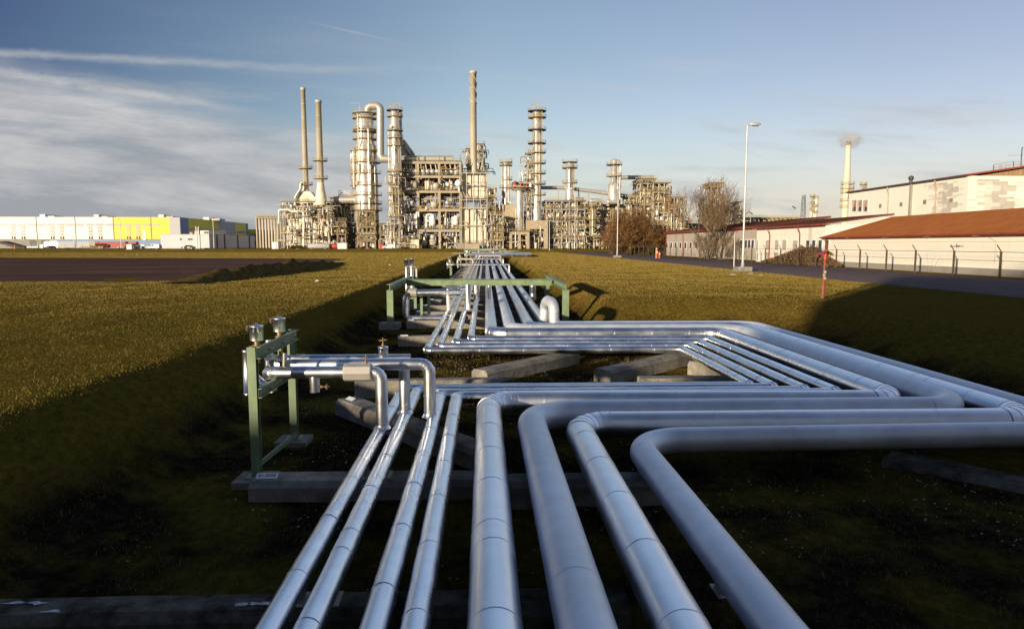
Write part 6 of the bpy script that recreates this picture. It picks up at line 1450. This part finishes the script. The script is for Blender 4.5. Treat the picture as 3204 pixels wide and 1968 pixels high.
# cirrus bank at left
wob = snoise(1., 1., 0, 4., 3.)
edge = Mt('ADD', Mt('ADD', Mt('MULTIPLY', A_, -.26), .105), Mt('MULTIPLY', Mt('SUBTRACT', wob, .5), .05))
below = Mt('SUBTRACT', edge, E_)
bank = sst(below, -.008, .075)
streak = snoise(1., 9., -.12, 2.2, 8., .62, dist=.3)
streak2 = snoise(1., 5., -.05, 5.5, 8., .65, 3.)
lf = sst(Mt('MULTIPLY', A_, -1.), -.25, .22)
bankm = Mt('MULTIPLY', bank, Mt('ADD', .56, Mt('MULTIPLY', sst(streak, .33, .62), .34)))
bankm = Mt('MULTIPLY', bankm, Mt('ADD', .42, Mt('MULTIPLY', lf, .58)))
# generic thin streaks
thin = Mt('MULTIPLY', sst(snoise(1., 8., -.06, 2.6, 7., .6, 9.), .46, .74), Mt('MULTIPLY', sst(E_, .36, .12), .7))
def AE(px, py):
    d = ray(px, py); return d.x / d.y, d.z / d.y
def trail(P0, P1, wd, st, nz=.012, fade=.12, fade1=.2):
    a0, e0 = AE(*P0); a1, e1 = AE(*P1); k = (e1 - e0) / (a1 - a0); c = e0 - k * a0
    d = Mt('SUBTRACT', E_, Mt('ADD', Mt('MULTIPLY', A_, k), c)); d = Mt('ADD', d, Mt('MULTIPLY', Mt('SUBTRACT', snoise(3., 3., 0, 6., 4., .7, a0 * 7), .5), nz)); d = Mt('ABSOLUTE', d)
    m = Mt('SUBTRACT', 1., sst(d, 0., wd)); m = Mt('MULTIPLY', m, Mt('MULTIPLY', sst(A_, a0, a0 + fade), Mt('SUBTRACT', 1., sst(A_, a1 - fade1, a1))))
    return Mt('MULTIPLY', m, Mt('MULTIPLY', Mt('ADD', .45, streak2), st))
t1 = trail((-300, 150), (1450, 238), .009, .40, .012, fade1=.45); t2 = trail((900, 55), (1375, 162), .003, .5, .002); t3 = trail((2180, 420), (2460, 520), .006, .45, .004, fade1=.12)
t4 = trail((2180, 298), (2560, 278), .005, .25, .006); t5 = trail((-200, 190), (860, 362), .010, .34, .02, fade1=.12); t6 = trail((1290, 338), (1700, 400), .012, .4, .01, fade1=.25); t7 = trail((560, 75), (760, 100), .006, .2, .01)
yfront = sst(Y_, 0., .2)
tr = Mt('MULTIPLY', Mt('ADD', Mt('ADD', t1, t2), Mt('ADD', Mt('ADD', t3, Mt('ADD', t6, t7)), Mt('ADD', t4, t5))), yfront)
low = Mt('MULTIPLY', Mt('MULTIPLY', sst(Mt('MULTIPLY', E_, -1.), -.2, -.02), .62), Mt('ADD', .4, streak2))
cl = Mt('ADD', Mt('ADD', bankm, thin), Mt('ADD', tr, low)); cl = Mt('MINIMUM', cl, .93)
# cloud tone: lit wisps over grey undersides toward the horizon
tone = Mt('ADD', Mt('MULTIPLY', sst(streak2, .3, .7), .55), Mt('MULTIPLY', sst(streak, .3, .7), .45))
lowl = Mt('MULTIPLY', sst(Mt('MULTIPLY', A_, -1.), .0, .5), sst(Mt('MULTIPLY', E_, -1.), -.22, -.03))
tone = Mt('SUBTRACT', tone, Mt('MULTIPLY', lowl, .38), clamp=True)
cr = N(nt, "ShaderNodeValToRGB"); nt.links.new(tone, cr.inputs[0]); cr.color_ramp.elements[0].color = (3.0, 3.15, 3.4, 1); cr.color_ramp.elements[1].color = (5.7, 5.65, 5.6, 1)
CLOUDC = cr
rt_ = N(nt, "ShaderNodeMixRGB", inp={0: 0.}); 
side = sst(A_, -.75, .6)
side = Mt('DIVIDE', Mt('ADD', A_, 1.), 2.)
tint = N(nt, "ShaderNodeValToRGB"); nt.links.new(side, tint.inputs[0]); te = tint.color_ramp.elements; te[0].position = .12; te[0].color = (.34, .37, .58, 1); te[1].position = .80; te[1].color = (1.43, 1.07, 1.01, 1)
for p_, c_ in ((.3, (.88, .82, .86)), (.5, (1.50, 1.25, 1.13))): te.new(p_).color = (*c_, 1)
skm = N(nt, "ShaderNodeMixRGB", blend_type='MULTIPLY', inp={0: 1.}); 
zm = Mt('SUBTRACT', Mt('ADD', 1., Mt('MULTIPLY', sst(Z_, .33, .5), .85)), Mt('MULTIPLY', sst(Z_, .68, .95), .85)); bk = Mt('SUBTRACT', 1., Mt('MULTIPLY', sst(Mt('MULTIPLY', Y_, -1.), -.1, .5), .5)); zb2 = Mt('MULTIPLY', zm, bk)  # sky gain added: brighter above the frame for the pipes, dimmer overhead and behind
vm = N(nt, "ShaderNodeVectorMath", operation='SCALE'); nt.links.new(sky.outputs[0], vm.inputs[0]); nt.links.new(zb2, vm.inputs['Scale']); nt.links.new(vm.outputs[0], skm.inputs[1]); nt.links.new(tint.outputs[0], skm.inputs[2])
fin = N(nt, "ShaderNodeMixRGB"); nt.links.new(cl, fin.inputs[0]); nt.links.new(skm.outputs[0], fin.inputs[1]); nt.links.new(cr.outputs[0], fin.inputs[2])
nt.links.new(fin.outputs[0], bg.inputs[0]); bg.inputs[1].default_value = .095
scene.view_settings.view_transform = 'Standard'; scene.view_settings.look = 'None'; scene.view_settings.gamma = 1; scene.view_settings.exposure = 0.35
scene.render.engine = 'CYCLES'; scene.cycles.volume_bounces = 6; scene.cycles.max_bounces = 8
